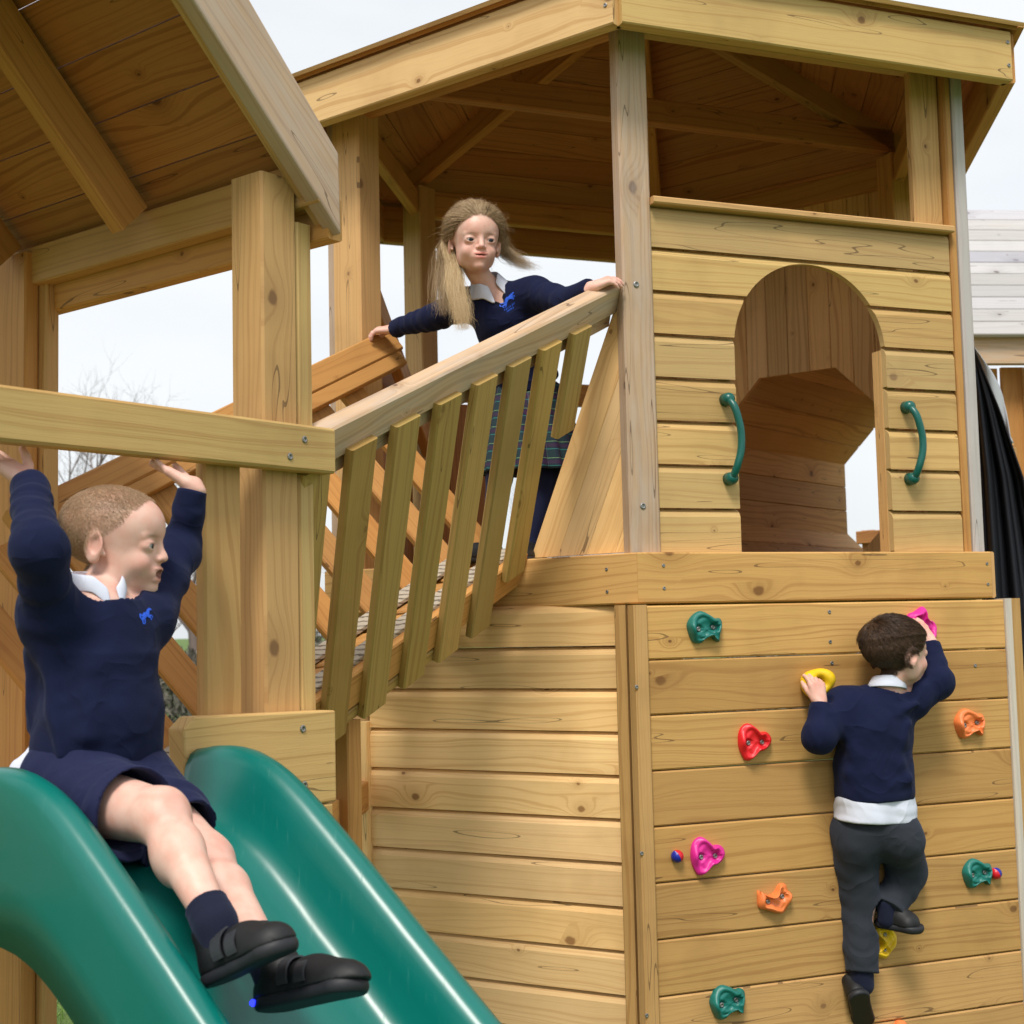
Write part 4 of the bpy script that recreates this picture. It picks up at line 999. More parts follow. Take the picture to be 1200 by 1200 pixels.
def hand(F, wrist, d, pn, thumb_side, sc=1., curl=(.3, .3, .3, .3), spread=.10, thumb=(.6, .5), k=.004):
    """wrist point, d direction of the fingers, pn palm normal (the way the palm faces), thumb_side +1/-1 along pn x d"""
    d = Vector(d).normalized(); pn = Vector(pn); pn = (pn-d*pn.dot(d)).normalized(); sv = pn.cross(d)*thumb_side; w = Vector(wrist)
    kn = w+d*.050*sc
    F.cap(w-d*.012*sc, w+d*.012*sc, .0165*sc, .0175*sc, .006, flat=(pn, 1.35))
    for q in (-.5, 0, .5): F.cap(w+d*.012*sc+sv*q*.018*sc, kn+sv*q*.032*sc, .0135*sc, .0108*sc, .008, flat=(pn, 1.15))
    Ls = (.042, .046, .043, .034); Rr = (.0068, .0070, .0067, .0058)
    for i in range(4):
        off = (1.5-i)*.0125; b = kn+sv*off*sc-d*.002*abs(i-1)*sc; dd = (d+sv*(1.5-i)*spread).normalized(); p = b; L = Ls[i]*sc; r = Rr[i]*sc; c = curl[i] if hasattr(curl, '__len__') else curl
        ax = dd.cross(pn).normalized(); a = 0
        for j, (fr, fc) in enumerate(((.46, .9), (.30, 1.15), (.26, .8))):
            a += c*fc; q = Matrix.Rotation(a, 3, ax) @ dd; n = p+q*L*fr; F.cap(p, n, r*(1-.06*j), r*(1-.06*(j+1)-.04), .0022 if j else .004); p = n
    # thumb leaves the side of the palm
    b = w+d*.016*sc+sv*.014*sc+pn*.004*sc; td = (d*.75+sv*thumb[0]+pn*thumb[1]*.6).normalized(); p = b+td*.024*sc; F.cap(b, p, .0108*sc, .0085*sc, .006)
    td2 = (d*.95+sv*(thumb[0]*.45)+pn*thumb[1]).normalized(); q = p+td2*.018*sc; F.cap(p, q, .0082*sc, .0076*sc, .003); td3 = (d+sv*(thumb[0]*.15)+pn*thumb[1]*1.1).normalized(); F.cap(q, q+td3*.014*sc, .0076*sc, .0062*sc, .003)
def strands(name, roots, paths_fn, r0, mat, parent, seg=6, rng_=None, taper=.25):
    """thin three sided prisms following curves; paths_fn(i) -> list of points"""
    V, Fc, H = [], [], []; b = 0
    for i in range(roots):
        pts = paths_fn(i)
        if pts is None: continue
        P_ = np.array([tuple(p) for p in pts]); n = len(P_); T_ = np.gradient(P_, axis=0); T_ /= np.linalg.norm(T_, axis=1)[:, None]+1e-9
        up = np.cross(T_, [.31, .52, .79]); up /= np.linalg.norm(up, axis=1)[:, None]+1e-9; sd2 = np.cross(T_, up); hv = random.random()
        rr = r0*(1-(1-taper)*np.linspace(0, 1, n)**2)
        for k in range(3):
            a = 2.0944*k; V.append(P_+(up*math.cos(a)+sd2*math.sin(a))*rr[:, None])
        for j in range(n-1):
            for k in range(3):
                k2 = (k+1) % 3; Fc.append((b+k*n+j, b+k2*n+j, b+k2*n+j+1, b+k*n+j+1))
        H += [hv]*(3*n); b += 3*n
    V = np.concatenate(V); me = D.meshes.new(name); me.vertices.add(len(V)); me.vertices.foreach_set('co', V.astype(np.float32).ravel()); Q = np.array(Fc, np.int32); me.loops.add(len(Q)*4); me.loops.foreach_set('vertex_index', Q.ravel()); me.polygons.add(len(Q)); me.polygons.foreach_set('loop_start', np.arange(0, len(Q)*4, 4, dtype=np.int32)); me.polygons.foreach_set('loop_total', np.full(len(Q), 4, np.int32)); me.update(calc_edges=True)
    at2 = me.attributes.new('hv', 'FLOAT', 'POINT'); at2.data.foreach_set('value', np.array(H, np.float32)); me.polygons.foreach_set('use_smooth', np.ones(len(Q), bool))
    o = D.objects.new(name, me); COL.objects.link(o); me.materials.append(mat); o.parent = parent; return o
def child_of(name, me, mat, parent):
    o = D.objects.new(name, me); COL.objects.link(o); me.materials.append(mat); o.parent = parent; return o
def shoe(parent, heel, toe, up, sc=1., straps=2, laces=False, glow=False):
    """heel and toe on the sole; up = away from the sole"""
    heel = Vector(heel); toe = Vector(toe); f, l, u = frame(toe-heel, up); L = (toe-heel).length; M = [tuple(f), tuple(l), tuple(u)]
    def q(x, y, z): return heel+f*x*L+l*y+u*z
    lo = [min(heel[i], toe[i])-.09 for i in range(3)]; hi = [max(heel[i], toe[i])+.09 for i in range(3)]
    F = Field(lo, hi, .0024)
    F.ell(q(.78, 0, .018*sc), (.22*L, .034*sc, .030*sc), M, 0); F.ell(q(.52, 0, .020*sc), (.28*L, .030*sc, .044*sc), M, .02); F.ell(q(.20, 0, .022*sc), (.19*L, .030*sc, .048*sc), M, .02); F.cap(q(.24, 0, .040*sc), q(.20, 0, .068*sc), .027*sc, .029*sc, .012); F.disp(.0007, 120, 3)
    F.cut(q(0, 0, .016*sc), -u, .001); F.ell(q(.20, 0, .088*sc), (.022*sc, .019*sc, .024*sc), M, .004, 's'); F.cut(q(.2, 0, .078*sc), u, .003)
    me, V = F.mesh('shoe'); relax(me, 1); so_ = child_of('shoe', me, SHOE, parent)
    F = Field(lo, hi, .0024); F.cap(q(.18, 0, .008*sc), q(.50, 0, .008*sc), .0315*sc, .0295*sc, 0, flat=(u, 1.6)); F.cap(q(.50, 0, .008*sc), q(.80, 0, .010*sc), .0295*sc, .0350*sc, .006, flat=(u, 1.6))
    F.cut(q(0, 0, .0185*sc), u, .001); F.cut(q(0, 0, -.001), -u, .002)
    me, V = F.mesh('sole'); child_of('sole', me, SOLE, so_)
    for k in range(straps):
        x = .40+.15*k; r = .0335*sc-.002*k; zc = .030*sc-.002*k*sc; pts = []
        for a in np.linspace(-.15, PI+.15, 20): pts.append(q(x-.03*math.sin(a), math.cos(a)*r, zc+math.sin(a)*r*(1.02-.1*k)))
        vs, fs = [], []
        for i, p in enumerate(pts):
            for dx, dz in ((-.010, 0), (.010, 0), (.010, .0026), (-.010, .0026)):
                c = q(x, 0, zc); o_ = (p-c).normalized(); vs.append(p+f*dx*sc+o_*dz)
        for i in range(len(pts)-1):
            for k2 in range(4): fs.append([i*4+k2, i*4+(k2+1) % 4, (i+1)*4+(k2+1) % 4, (i+1)*4+k2])
        fs += [[0, 1, 2, 3][::-1], [len(vs)-4, len(vs)-3, len(vs)-2, len(vs)-1]]
        me = D.meshes.new('strap'); me.from_pydata([tuple(v) for v in vs], [], fs); child_of('strap', me, STRAP, so_)
    for zc_, xx in ((.0205, None), (None, .72)):
        pts = []
        for a in np.linspace(.25, PI-.25, 18):
            if xx: pts.append(q(xx+.05*math.sin(a), math.cos(a)*.0335*sc, .012*sc+math.sin(a)*.0315*sc))
        if pts:
            v_, f_ = tube(pts, [.0012]*len(pts), 6); me = D.meshes.new('toe_seam'); me.from_pydata([tuple(x) for x in v_], [], f_); child_of('toe_seam', me, STRAP, so_)
    # pull tab at the back of the ankle
    v_, f_ = tube([q(.06, 0, .066*sc), q(.03, 0, .082*sc), q(.06, 0, .094*sc), q(.09, 0, .080*sc)], [.0028]*4, 6); me = D.meshes.new('pull_tab'); me.from_pydata([tuple(x) for x in v_], [], f_); child_of('pull_tab', me, STRAP, so_)
    if laces:
        parts = [tube([q(x, -.016*sc, .060*sc-.016*(x-.35)), q(x+.02, 0, .067*sc-.03*(x-.35)), q(x, .016*sc, .060*sc-.016*(x-.35))], [.0022]*3, 6) for x in (.36, .43, .50, .57)]
        me = merge(parts, 'laces'); child_of('laces', me, STRAP, so_)
    if glow:
        m, t = newmat('blue_heel_light'); t.n('ShaderNodeOutputMaterial', {0: t.n('ShaderNodeEmission', {'Color': (.02, .03, 1, 1), 'Strength': 2.5}).outputs[0]})
        bm = bmesh.new(); bmesh.ops.create_uvsphere(bm, u_segments=10, v_segments=8, radius=.0048, matrix=Matrix.Translation(q(.10, -.0285*sc, .010*sc))); me = D.meshes.new('heel_light'); bm.to_mesh(me); bm.free(); child_of('heel_light', me, m, so_)
    return q
def collar(parent, c, f, l, u, r, drop, mat=WHITE_C, gap=.25, spread=.02, pt=.02, tilt=0., oval=1.):
    """folded shirt collar round the neck: c centre, r neck radius, drop height of the fold"""
    n = 44; vs = []; rows = ((0, .0), (.35, .006), (1., spread))
    for i in range(n):
        a = gap*.5+(2*PI-gap)*i/(n-1); ca, sa = math.cos(a), math.sin(a); fr = max(0., 1-min(abs(a), abs(2*PI-a))/.75)
        for t_, ex in rows:
            rr = r+ex+pt*.6*fr*t_; dz = -drop*t_*(1+fr*.9)+.010*(1-fr)*(1-t_)+.012*(-ca*.5+.5)
            vs.append(c+f*(ca*rr*oval)+l*(sa*rr)+u*dz-u*fr*.014)
    fs = [[i*3+k, i*3+k+1, (i+1)*3+k+1, (i+1)*3+k] for i in range(n-1) for k in range(2)]
    me = D.meshes.new('collar'); me.from_pydata([tuple(v) for v in vs], [], fs); me.polygons.foreach_set('use_smooth', [True]*len(me.polygons)); o = child_of('collar', me, mat, parent)
    md = o.modifiers.new('s', 'SOLIDIFY'); md.thickness = .0025; md = o.modifiers.new('ss', 'SUBSURF'); md.levels = 1; md.render_levels = 1; return o
from mathutils.bvhtree import BVHTree
def badge(parent, garment_me, centre, fwd, up, size, text=True):
    """embroidered prancing horse with stitched lettering under it, laid on the garment"""
    f, l, u = frame(fwd, up); r_ = -l
    bvh = BVHTree.FromPolygons([v.co for v in garment_me.vertices], [p.vertices[:] for p in garment_me.polygons])
    strokes = [([(-.30, .02), (-.05, .10), (.18, .0), (.30, -.08)], (.10, .13, .14, .10)), ([(-.25, .06), (-.38, .28), (-.46, .42)], (.10, .08, .06)), ([(-.46, .42), (-.60, .36)], (.075, .04)),
               ([(-.28, .0), (-.50, .02), (-.56, -.12)], (.06, .035, .03)), ([(-.22, -.04), (-.42, -.16), (-.36, -.28)], (.06, .035, .03)), ([(.26, -.08), (.20, -.32), (.30, -.50)], (.09, .05, .035)), ([(.32, -.10), (.44, -.28), (.40, -.48)], (.08, .045, .035)),
               ([(.34, .0), (.52, .10), (.56, -.12), (.48, -.24)], (.04, .06, .05, .02)), ([(-.38, .40), (-.24, .26), (-.14, .22)], (.03, .05, .03))]
    if text:
        rd = random.Random(5)
        for row, (y0, n) in enumerate(((-.68, 9), (-.92, 6))):
            for k in range(n):
                x0 = (k-(n-1)/2)*.115
                for q in range(2): strokes.append(([(x0+rd.uniform(-.035, .035), y0+.07), (x0+rd.uniform(-.04, .04), y0), (x0+rd.uniform(-.035, .035), y0-.07)], (.014, .014, .014)))
    parts = []
    for pts, rr in strokes:
        P2 = []
        for x, y in pts:
            p = centre+r_*x*size+u*y*size; h = bvh.find_nearest(p)
            P2.append(h[0]+h[1]*.0008)
        sp_ = spline(P2, 4); rads = np.interp(np.linspace(0, 1, len(sp_)), np.linspace(0, 1, len(rr)), rr)*size
        rn = []
        V_, F_ = tube(sp_, list(rads), 8)
        # flatten against the cloth
        V2 = []
        for i, v in enumerate(V_):
            c_ = sp_[i//8]; d = v-c_; g = bvh.find_nearest(c_)[1]; V2.append(c_+d-g*d.dot(g)*.85)
        parts.append((V2, F_))
    me = merge(parts, 'badge'); child_of('badge', me, BADGE, parent)
BADGE = simple('blue_embroidery', (.01, .10, .72), .6, (400, .4, .001))
def person(body_me, name, label, base):
    """body mesh is the person; origin moved to base"""
    b = Vector(base); co = np.zeros(len(body_me.vertices)*3, np.float32); body_me.vertices.foreach_get('co', co); co = co.reshape(-1, 3)-A3(b); body_me.vertices.foreach_set('co', co.ravel()); body_me.update()
    o = D.objects.new(name, body_me); COL.objects.link(o); body_me.materials.append(SKIN); o.location = b; tag(o, label, 'person'); return o
# ================================================================== BOY ON THE SLIDE
def rebase(root):
    """direct children were made in world coordinates: shift them by the root's place"""
    for c in D.objects:
        if c.parent == root: c.location = c.location-root.location
def boy_slide():
    hd = Head(at(132, 699, 2.44), (math.sin(math.radians(92)), math.cos(math.radians(92)), -.05), (-.02, 0, 1), .98, 1.3)
    neckb = P(.60, .118, 1.448); chest = P(.60, .115, 1.385); belly = P(.60, .125, 1.27); pelv = P(.60, .115, 1.170)
    shR, shL = P(.685, .12, 1.435), P(.505, .12, 1.435)
    elR, elL = at(45, 640, 2.21), at(212, 643, 2.62); wrR, wrL = at(33, 566, 2.385), at(226, 570, 2.60)
    hipR, hipL = P(.655, .13, 1.15), P(.545, .13, 1.15); knR, knL = at(190, 958, 2.165), at(243, 1010, 2.29); anR, anL = at(252, 1082, 2.045), at(312, 1118, 2.12)
    lo = Vector((min(v[i] for v in (elR, wrR, hipR, anR, hd.o, anL, wrL, elL)) for i in range(3)))-Vector((.12, .14, .06)); hi = Vector((max(v[i] for v in (elL, wrL, anL, hd.o, anR, chest) for _ in (0,)) if False else max(v[i] for v in (elL, wrL, anL, hd.o, anR, chest)) for i in range(3)))+Vector((.12, .12, .25))
    lo.z = 0.88
    fl = hd.p(-.11, 0, -.01); F = Field(lo, hi, .0034, [(tuple(hd.o+Vector((-.12, -.11, -.03))), tuple(hd.o+Vector((.14, .14, .21))), .0018), ((wrR.x-.07, wrR.y-.06, wrR.z-.0), (wrR.x+.05, wrR.y+.05, wrR.z+.08), .0024)])
    # trunk, limbs
    F.cap(chest, belly, .078, .074, .02); F.cap(belly, pelv, .074, .080, .03); F.cap(neckb, chest, .05, .078, .03); F.cap(shR, shL, .040, .040, .03)
    F.cap(neckb, hd.p(-.014, 0, .03), .037, .036, .02)
    for s_, e_, w_ in ((shR, elR, wrR), (shL, elL, wrL)): F.cap(s_, e_, .034, .027, .02); F.cap(e_, w_, .027, .019, .01)
    for h_, k_, a_ in ((hipR, knR, anR), (hipL, knL, anL)):
        F.cap(h_, k_, .059, .040, .03); F.ell(k_+(k_-a_).normalized()*.004, (.038, .038, .040), None, .02)
        mid = k_.lerp(a_, .32); F.cap(k_, mid, .035, .036, .012); F.cap(mid, a_, .036, .0225, .015)
        fw_ = ((k_-h_).normalized()+(k_-a_).normalized()).normalized(); F.ell(k_+fw_*.020, (.0205, .0205, .0225), None, .012); F.cap(k_.lerp(a_, .12)+fw_*.020, k_.lerp(a_, .8)+fw_*.010, .014, .010, .014)
        F.ell(mid-fw_*.014, (.029, .029, .042), None, .02)
    hd.build(F)
    # hands: pushing up under the crossbar, fingers behind it
    hand(F, wrR, Vector((-.80, .10, .62)).normalized(), Vector((.25, -.35, .95)), -1, .98, (-.05, .0, .0, .1), .10, (.9, .45))
    hand(F, wrL, Vector((-.80, .12, .50)).normalized(), Vector((.3, .10, .95)), -1, .96, (-.05, -.05, .0, .1), .05, (.5, .3))
    me, V = F.mesh('body'); V = relax(me, 1, .45)
    C = np.tile(SKC, (len(V), 1)); x, y, z = hd.local(V)
    # ruddier knees and knuckles
    for kn in (knR, knL): w_ = np.exp(-(((V-A3(kn+Vector((.02, -.03, .02))))**2).sum(1))/.0016)*.45; C = C*(1-w_[:, None])+np.array([.66, .33, .27])*w_[:, None]
    for w0_ in (wrR, wrL): w_ = np.exp(-(((V-A3(w0_+Z*.05))**2).sum(1))/.0012)*.4; C = C*(1-w_[:, None])+np.array([.72, .36, .30])*w_[:, None]
    def hair(x, y, z):
        ay = np.abs(y); hl = np.interp(x, [-.1, -.04, -.02, .01, .03, .045, .058, .07], [.030, .035, .072, .104, .118, .142, .158, .175])
        earg = np.exp(-(((x+.012)/.022)**2+((z-.080)/.030)**2))*(ay > .060)
        return np.clip((z-hl)/.014, 0, 1)*np.clip((.064-x)/.014, 0, 1)*(1-earg)*(.78+.15*np.clip((.02-x)/.06, 0, 1))
    C = hd.paint(V, C, hair, (.36, .225, .135))
    vcol(me, C)
    root = person(me, 'person', 'short haired boy in navy jumper and shorts sitting on the green slide, arms raised', P(.6, .12, 1.08))
    hd.eyes(root, (1, .05, -.03))
    # buzz cut
    co = V; no = np.zeros(len(me.vertices)*3, np.float32); me.vertices.foreach_get('normal', no) if hasattr(me.vertices[0], 'normal') else None; no = no.reshape(-1, 3)
    x, y, z = hd.local(co); hw = hair(x, y, z)*((z > 0) & (z < .22) & (np.abs(y) < .1)); cand = np.nonzero((hw > .25) & (np.abs(x) < .12))[0]; fd, ld_, ud = A3(hd.f), A3(hd.l), A3(hd.u)
    crown = A3(hd.p(-.055, .01, .175))
    def path(i):
        j = cand[random.randrange(len(cand))]; p = co[j]; n = no[j]; away = p-crown; away = away-n*(away@n); away /= np.linalg.norm(away)+1e-6; t = n*.5+away*.8+rng.normal(size=3)*.07; L = (.0070 if z[j] > .15 else .0042)*random.uniform(.7, 1.2)
        p = p+rng.normal(size=3)*.0008; return [p-n*.001, p+t*L*.5+n*.0006, p+(t-n*.35)*L]
    strands('hair', 26000, path, .00021, hairmat('sandy_hair', (.30, .19, .11), (.58, .41, .26), .6), root)
    # jumper
    lo2 = (lo.x, lo.y, 1.15); F = Field(lo2, (hi.x, hi.y, 1.78), .0034)
    for q_ in (-.018, .004): F.cap(chest+DH*q_, belly+DH*q_, .086, .085, .02); F.cap(belly+DH*q_, belly.lerp(pelv, .42)+DH*q_, .088, .091, .03, wr=(.004, 60, 8))
    F.cap(shR, shL, .046, .046, .045); F.cap(neckb-Z*.03, chest, .056, .09, .03); F.cap(neckb+Z*.032, neckb-Z*.03, .051, .058, .02); F.cap(neckb+Z*.012+LT*.02, neckb-Z*.03+LT*.02, .050, .056, .02)
    F.ell(belly-LT*.05-Z*.02, (.05, .05, .045), None, .04)
    for s_, e_, w_, sd3 in ((shR, elR, wrR, 1), (shL, elL, wrL, 4)):
        F.cap(s_, e_, .045, .038, .04, wr=(.0035, 80, sd3)); F.cap(e_, w_.lerp(e_, .12), .037, .030, .015, wr=(.003, 120, sd3+1)); F.cap(w_.lerp(e_, .22), w_.lerp(e_, .02), .0295, .0285, .004)
        F.ell(e_.lerp(s_, .12), (.042, .042, .034), None, .02)
        F.cut(w_.lerp(e_, .03), w_-e_, .002, (w_, .07))
    # a few hanging folds from the armpits and over the stomach
    for a_, b_ in ((P(.68, .06, 1.38), P(.68, .06, 1.26)), (P(.70, .13, 1.38), P(.70, .17, 1.22)), (P(.66, .185, 1.35), P(.67, .195, 1.25)), (P(.55, .175, 1.36), P(.60, .185, 1.23))): F.cap(a_, b_, .006, .006, .034)
    F.disp(.0052, 30, 4); F.disp(.0022, 70, 5)
    F.cut(belly.lerp(pelv, .62), (pelv-belly), .004)
    [F.cap(belly.lerp(pelv, .45)+DH*q_, belly.lerp(pelv, .56)+DH*q_, .087, .086, .006) for q_ in (-.022, .022)]
    F.cut(neckb+Z*.034, (Z*.90+LT*.42), .003, (neckb+Z*.06, .085))
    nk = hd.p(-.014, 0, .02); F.cap(neckb-Z*.02, nk, .0435, .043, .003, 's'); F.cap(neckb+LT*.03, neckb+LT*.075-Z*.035, .022, .005, .003, 's')
    mj, V2 = F.mesh('jumper'); relax(mj, 2, .5); j_ = child_of('jumper', mj, NAVY, root)
    badge(root, mj, at(184, 716, 2.36), (LT*.8-DH*.5).normalized(), Z, .034, False)
    # collar and shirt tail
    collar(root, neckb+Z*.045+LT*.003, *frame(LT, Z+LT*.42), .0415, .019, gap=.35, spread=.008, pt=.010)
    F = Field(tuple(neckb-Vector((.1, .1, .12))), tuple(neckb+Vector((.1, .1, .06))), .003); F.cap(neckb-Z*.03, chest, .048, .080, .0); F.cap(shR, shL, .038, .038, .03); F.cut(neckb+Z*.026, Z*.9+LT*.42, .003); F.cap(neckb-Z*.02, nk, .0380, .0380, .003, 's'); F.cut(neckb-Z*.09, -Z, .002); ms_, _ = F.mesh('shirt'); relax(ms_, 1); child_of('shirt', ms_, WHITE_C, root)
    F = Field(tuple(pelv-Vector((.16, .16, .08))), tuple(pelv+Vector((.16, .16, .16))), .0034)
    F.cap(belly.lerp(pelv, .45), belly.lerp(pelv, .85), .087, .0885, .01, wr=(.002, 90, 2)); F.cap(P(.64, .05, 1.215), P(.67, .025, 1.185), .030, .026, .02, wr=(.003, 200, 3))
    F.cut(P(.66, .03, 1.175), (-Z*.9-LT*.2), .003); F.cut(P(.6, .13, 1.198), (LT*.5-Z*.86), .003)
    ms, _ = F.mesh('shirt_tail'); relax(ms, 1); child_of('shirt_tail', ms, WHITE_C, root)
    # shorts
    F = Field(tuple(Vector((min(hipR.x, knR.x)-.14, knR.y-.12, .98))), tuple(Vector((knL.x+.1, hipL.y+.16, 1.24))), .0034)
    [F.cap(belly.lerp(pelv, .75)+DH*q_, pelv+DH*q_, .086, .090, .01, wr=(.003, 160, 1)) for q_ in (-.02, .02)]; F.ell(pelv-Z*.02, (.115, .115, .075), None, .03)
    for h_, k_, sd3 in ((hipR, knR, 3), (hipL, knL, 6)):
        e2_ = h_.lerp(k_, .66); F.cap(h_, e2_-Z*.004, .080, .070, .035, wr=(.006, 75, sd3)); F.cut(h_.lerp(k_, .62), (k_-h_), .002, (k_+(k_-h_)*.1, .12)); 
    for h_, k_ in ((hipR, knR), (hipL, knL)): F.cap(h_.lerp(k_, .50), k_+(k_-h_)*.2, .0625, .060, .002, 's')
    for a_, b_ in ((P(.70, .10, 1.20), P(.69, .24, 1.12)), (P(.66, .16, 1.215), P(.70, .22, 1.17)), (P(.71, .04, 1.19), P(.70, .14, 1.09))): F.cap(a_, b_, .005, .006, .028)
    F.disp(.0030, 50, 9); F.disp(.0014, 110, 2)
    mh, _ = F.mesh('shorts'); relax(mh, 2); child_of('shorts', mh, NAVY_SH, root)
    # socks and shoes
    for k_, a_, toe, heel in ((knR, anR, at(343, 1112, 1.955), at(246, 1158, 2.05)), (knL, anL, at(430, 1160, 1.98), at(302, 1188, 2.10))):
        F = Field(tuple(a_-Vector((.08, .08, .08))), tuple(a_+Vector((.08, .08, .09))), .003); t_ = a_.lerp(k_, .17); F.cap(t_, a_, .0315, .0300, 0, wr=(.001, 250, 3)); F.cap(a_, heel.lerp(toe, .25)+(a_-heel.lerp(toe, .25))*.35, .030, .028, .01); F.cut(t_, k_-a_, .002)
        mk, _ = F.mesh('sock'); relax(mk, 1); child_of('sock', mk, SOCK, root)
        shoe(root, heel, toe, (a_-heel.lerp(toe, .25)), 1.0, 2, False, k_ is knL)
    rebase(root)
boy_slide()
# ================================================================== GIRL ON THE BRIDGE
def girl():
    global LIPC; LIPC = (.66, .09, .09); a = math.radians(165); hd = Head(at(556, 322, 3.99), (math.sin(a), math.cos(a), -.10), (.02, -.06, 1), .985, .15)
    neckb = at(573, 341, 4.055); chest = at(592, 372, 4.08); belly = at(607, 420, 4.13); pelv = at(620, 462, 4.17)
    shR, shL = at(546, 357, 4.10), at(626, 344, 4.01); elR, elL = at(506, 372, 4.20), at(662, 354, 3.87); wrR, wrL = at(461, 386, 4.33), at(693, 337, 3.765)
    hips = [(at(600, 480, 4.16), at(585, 560, 4.12), at(575, 640, 4.12)), (at(640, 478, 4.16), at(640, 560, 4.10), at(622, 640, 4.10))]
    lo = (-.62, 3.62, 1.50); hi = (.34, 4.50, 2.62)
    F = Field(lo, hi, .0042, [(tuple(hd.o+Vector((-.10, -.12, -.03))), tuple(hd.o+Vector((.11, .11, .21))), .0021), (tuple(wrR-Vector((.13, .04, .05))), tuple(wrR+Vector((.03, .06, .04))), .0028), (tuple(wrL-Vector((.03, .08, .05))), tuple(wrL+Vector((.12, .05, .05))), .0028)])
    F.cap(chest, belly, .070, .062, .02); F.cap(belly, pelv, .062, .075, .03); F.cap(shR, shL, .036, .036, .03); F.cap(neckb, chest, .04, .07, .03); F.cap(neckb, hd.p(-.014, 0, .03), .032, .033, .02)
    for s_, e_, w_ in ((shR, elR, wrR), (shL, elL, wrL)): F.cap(s_, e_, .031, .025, .02); F.cap(e_, w_, .025, .0175, .01)
    for h_, k_, a_ in hips: F.cap(h_, k_, .052, .037, .03); F.cap(k_, a_, .035, .022, .01)
    hd.build(F)
    rd_ = (FA-FB).normalized()
    hand(F, wrR, (Vector((-.72, .10, .0))).normalized(), Vector((0, .35, -.94)), 1, .98, (.42, .45, .5, .5), .10, (.7, .6))
    hand(F, wrL, Vector((.80, -.10, .30)).normalized(), Vector((.15, .45, -.9)), -1, .96, (.35, .4, .45, .5), .08, (.6, .4))
    me, V = F.mesh('body'); V = relax(me, 1, .45); C = np.tile(SKC*np.array([1.02, 1.03, 1.03]), (len(V), 1))
    for w0_, dr in ((wrR, Vector((-.06, 0, -.01))), (wrL, Vector((.06, 0, .01)))): w_ = np.exp(-(((V-A3(w0_+dr))**2).sum(1))/.0012)*.45; C = C*(1-w_[:, None])+np.array([.76, .36, .30])*w_[:, None]
    def hair(x, y, z):
        ay = np.abs(y); hl = np.interp(x, [-.1, -.03, -.0, .02, .045, .06, .075], [.03, .05, .092, .100, .122, .136, .148])
        earg = np.exp(-(((x+.012)/.024)**2+((z-.080)/.030)**2))*(ay > .060)
        return np.clip((z-hl)/.012, 0, 1)*np.clip((.078-x)/.016, 0, 1)*(1-earg)*.9
    C = hd.paint(V, C, hair, (.34, .24, .155), .6); vcol(me, C); LIPC = (.62, .19, .16)
    root = person(me, 'person', 'long haired blonde girl in navy cardigan and tartan skirt leaning over the bridge railing', (at(600, 640, 4.12).x, 4.12, 1.56))
    hd.eyes(root, (1, .12, -.12))
    no = np.zeros(len(me.vertices)*3, np.float32); me.vertices.foreach_get('normal', no); no = no.reshape(-1, 3)
    x, y, z = hd.local(V); hw = hair(x, y, z)*((z > 0) & (z < .22) & (np.abs(y) < .1) & (np.abs(x) < .12)); cand = np.nonzero(hw > .3)[0]
    HM_ = hairmat('fair_hair', (.28, .185, .105), (.70, .52, .31), .45); HMB = hairmat('golden_hair', (.62, .41, .19), (.98, .80, .52), .42)
    tie = A3(hd.p(-.085, .0, .10)); LH = hd.l
    # strands combed back over the scalp
    def comb(i):
        j = cand[random.randrange(len(cand))]; p = V[j]; n = no[j]; pts = []; side = 1 if y[j] > 0 else -1; q = p.copy()
        for k in range(7):
            lx, ly, lz = [float(v) for v in hd.local(q[None])]
            d = tie-q; d = d/(np.linalg.norm(d)+1e-6); c = A3(hd.p(-.010, 0, .118)); rv = q-c; rv /= np.linalg.norm(rv)+1e-6; d = d-rv*(d@rv); d /= np.linalg.norm(d)+1e-6
            pts.append(q+rv*(.002+.004*math.sin(k*.5)+random.random()*.0015)); q = q+d*.014+rng.normal(size=3)*.0012
            # stay on the skull
            e = np.array([(q-c)@A3(hd.f)/.094, (q-c)@A3(hd.l)/.076, (q-c)@A3(hd.u)/.078]); m = np.linalg.norm(e); q = c+(q-c)/max(m, 1e-3)*1.0 if m < 1 else q
        return pts
    hs = strands('hair', 9500, comb, .00042, HM_, root)
    # loose curls / flyaways round the head
    def fly(i):
        j = cand[random.randrange(len(cand))]; p = V[j].copy(); n = no[j]; d = n*.7+rng.normal(size=3)*.7+np.array([0, 0, -.25]); d /= np.linalg.norm(d); pts = []; ph = random.random()*6; L = random.uniform(.02, .06)
        for k in range(8):
            t = k/7; pts.append(p+d*L*t+np.array([math.sin(ph+t*5), math.cos(ph+t*6), -.9*t*t*2])*.010*t)
        return pts
    strands('flyaway_hair', 1100, fly, .00024, HM_, root)
    # long hair falling in front of her right shoulder
    def lock(path, width, flare, n, r0, seed, name, mt=None):
        P0 = [Vector(p) for p in path]; rl = random.Random(seed)
        def fn(i):
            u, v = rl.gauss(0, 1), rl.gauss(0, 1); ph = rl.uniform(0, 6.28); am = rl.uniform(.4, 1.5)+(2.6 if rl.random() < .15 else 0); endf = rl.uniform(.55, 1.); pts = []; sp_ = spline(P0, 5); m = int((len(sp_)-1)*endf)
            for k in range(m+1):
                t = k/(len(sp_)-1); wd_2 = width*(.35+.75*math.sin(min(1, t*1.5)*PI/2))*(1+flare*t*t); wave = .0065*am*math.sin(t*11+ph)*t
                pts.append(sp_[k]+Vector((u*wd_2+wave, v*wd_2*.75, wave*.5)))
            return pts
        return strands(name, n, fn, r0, mt or HM_, root)
    L0 = hd.p(-.03, -.070, .12)
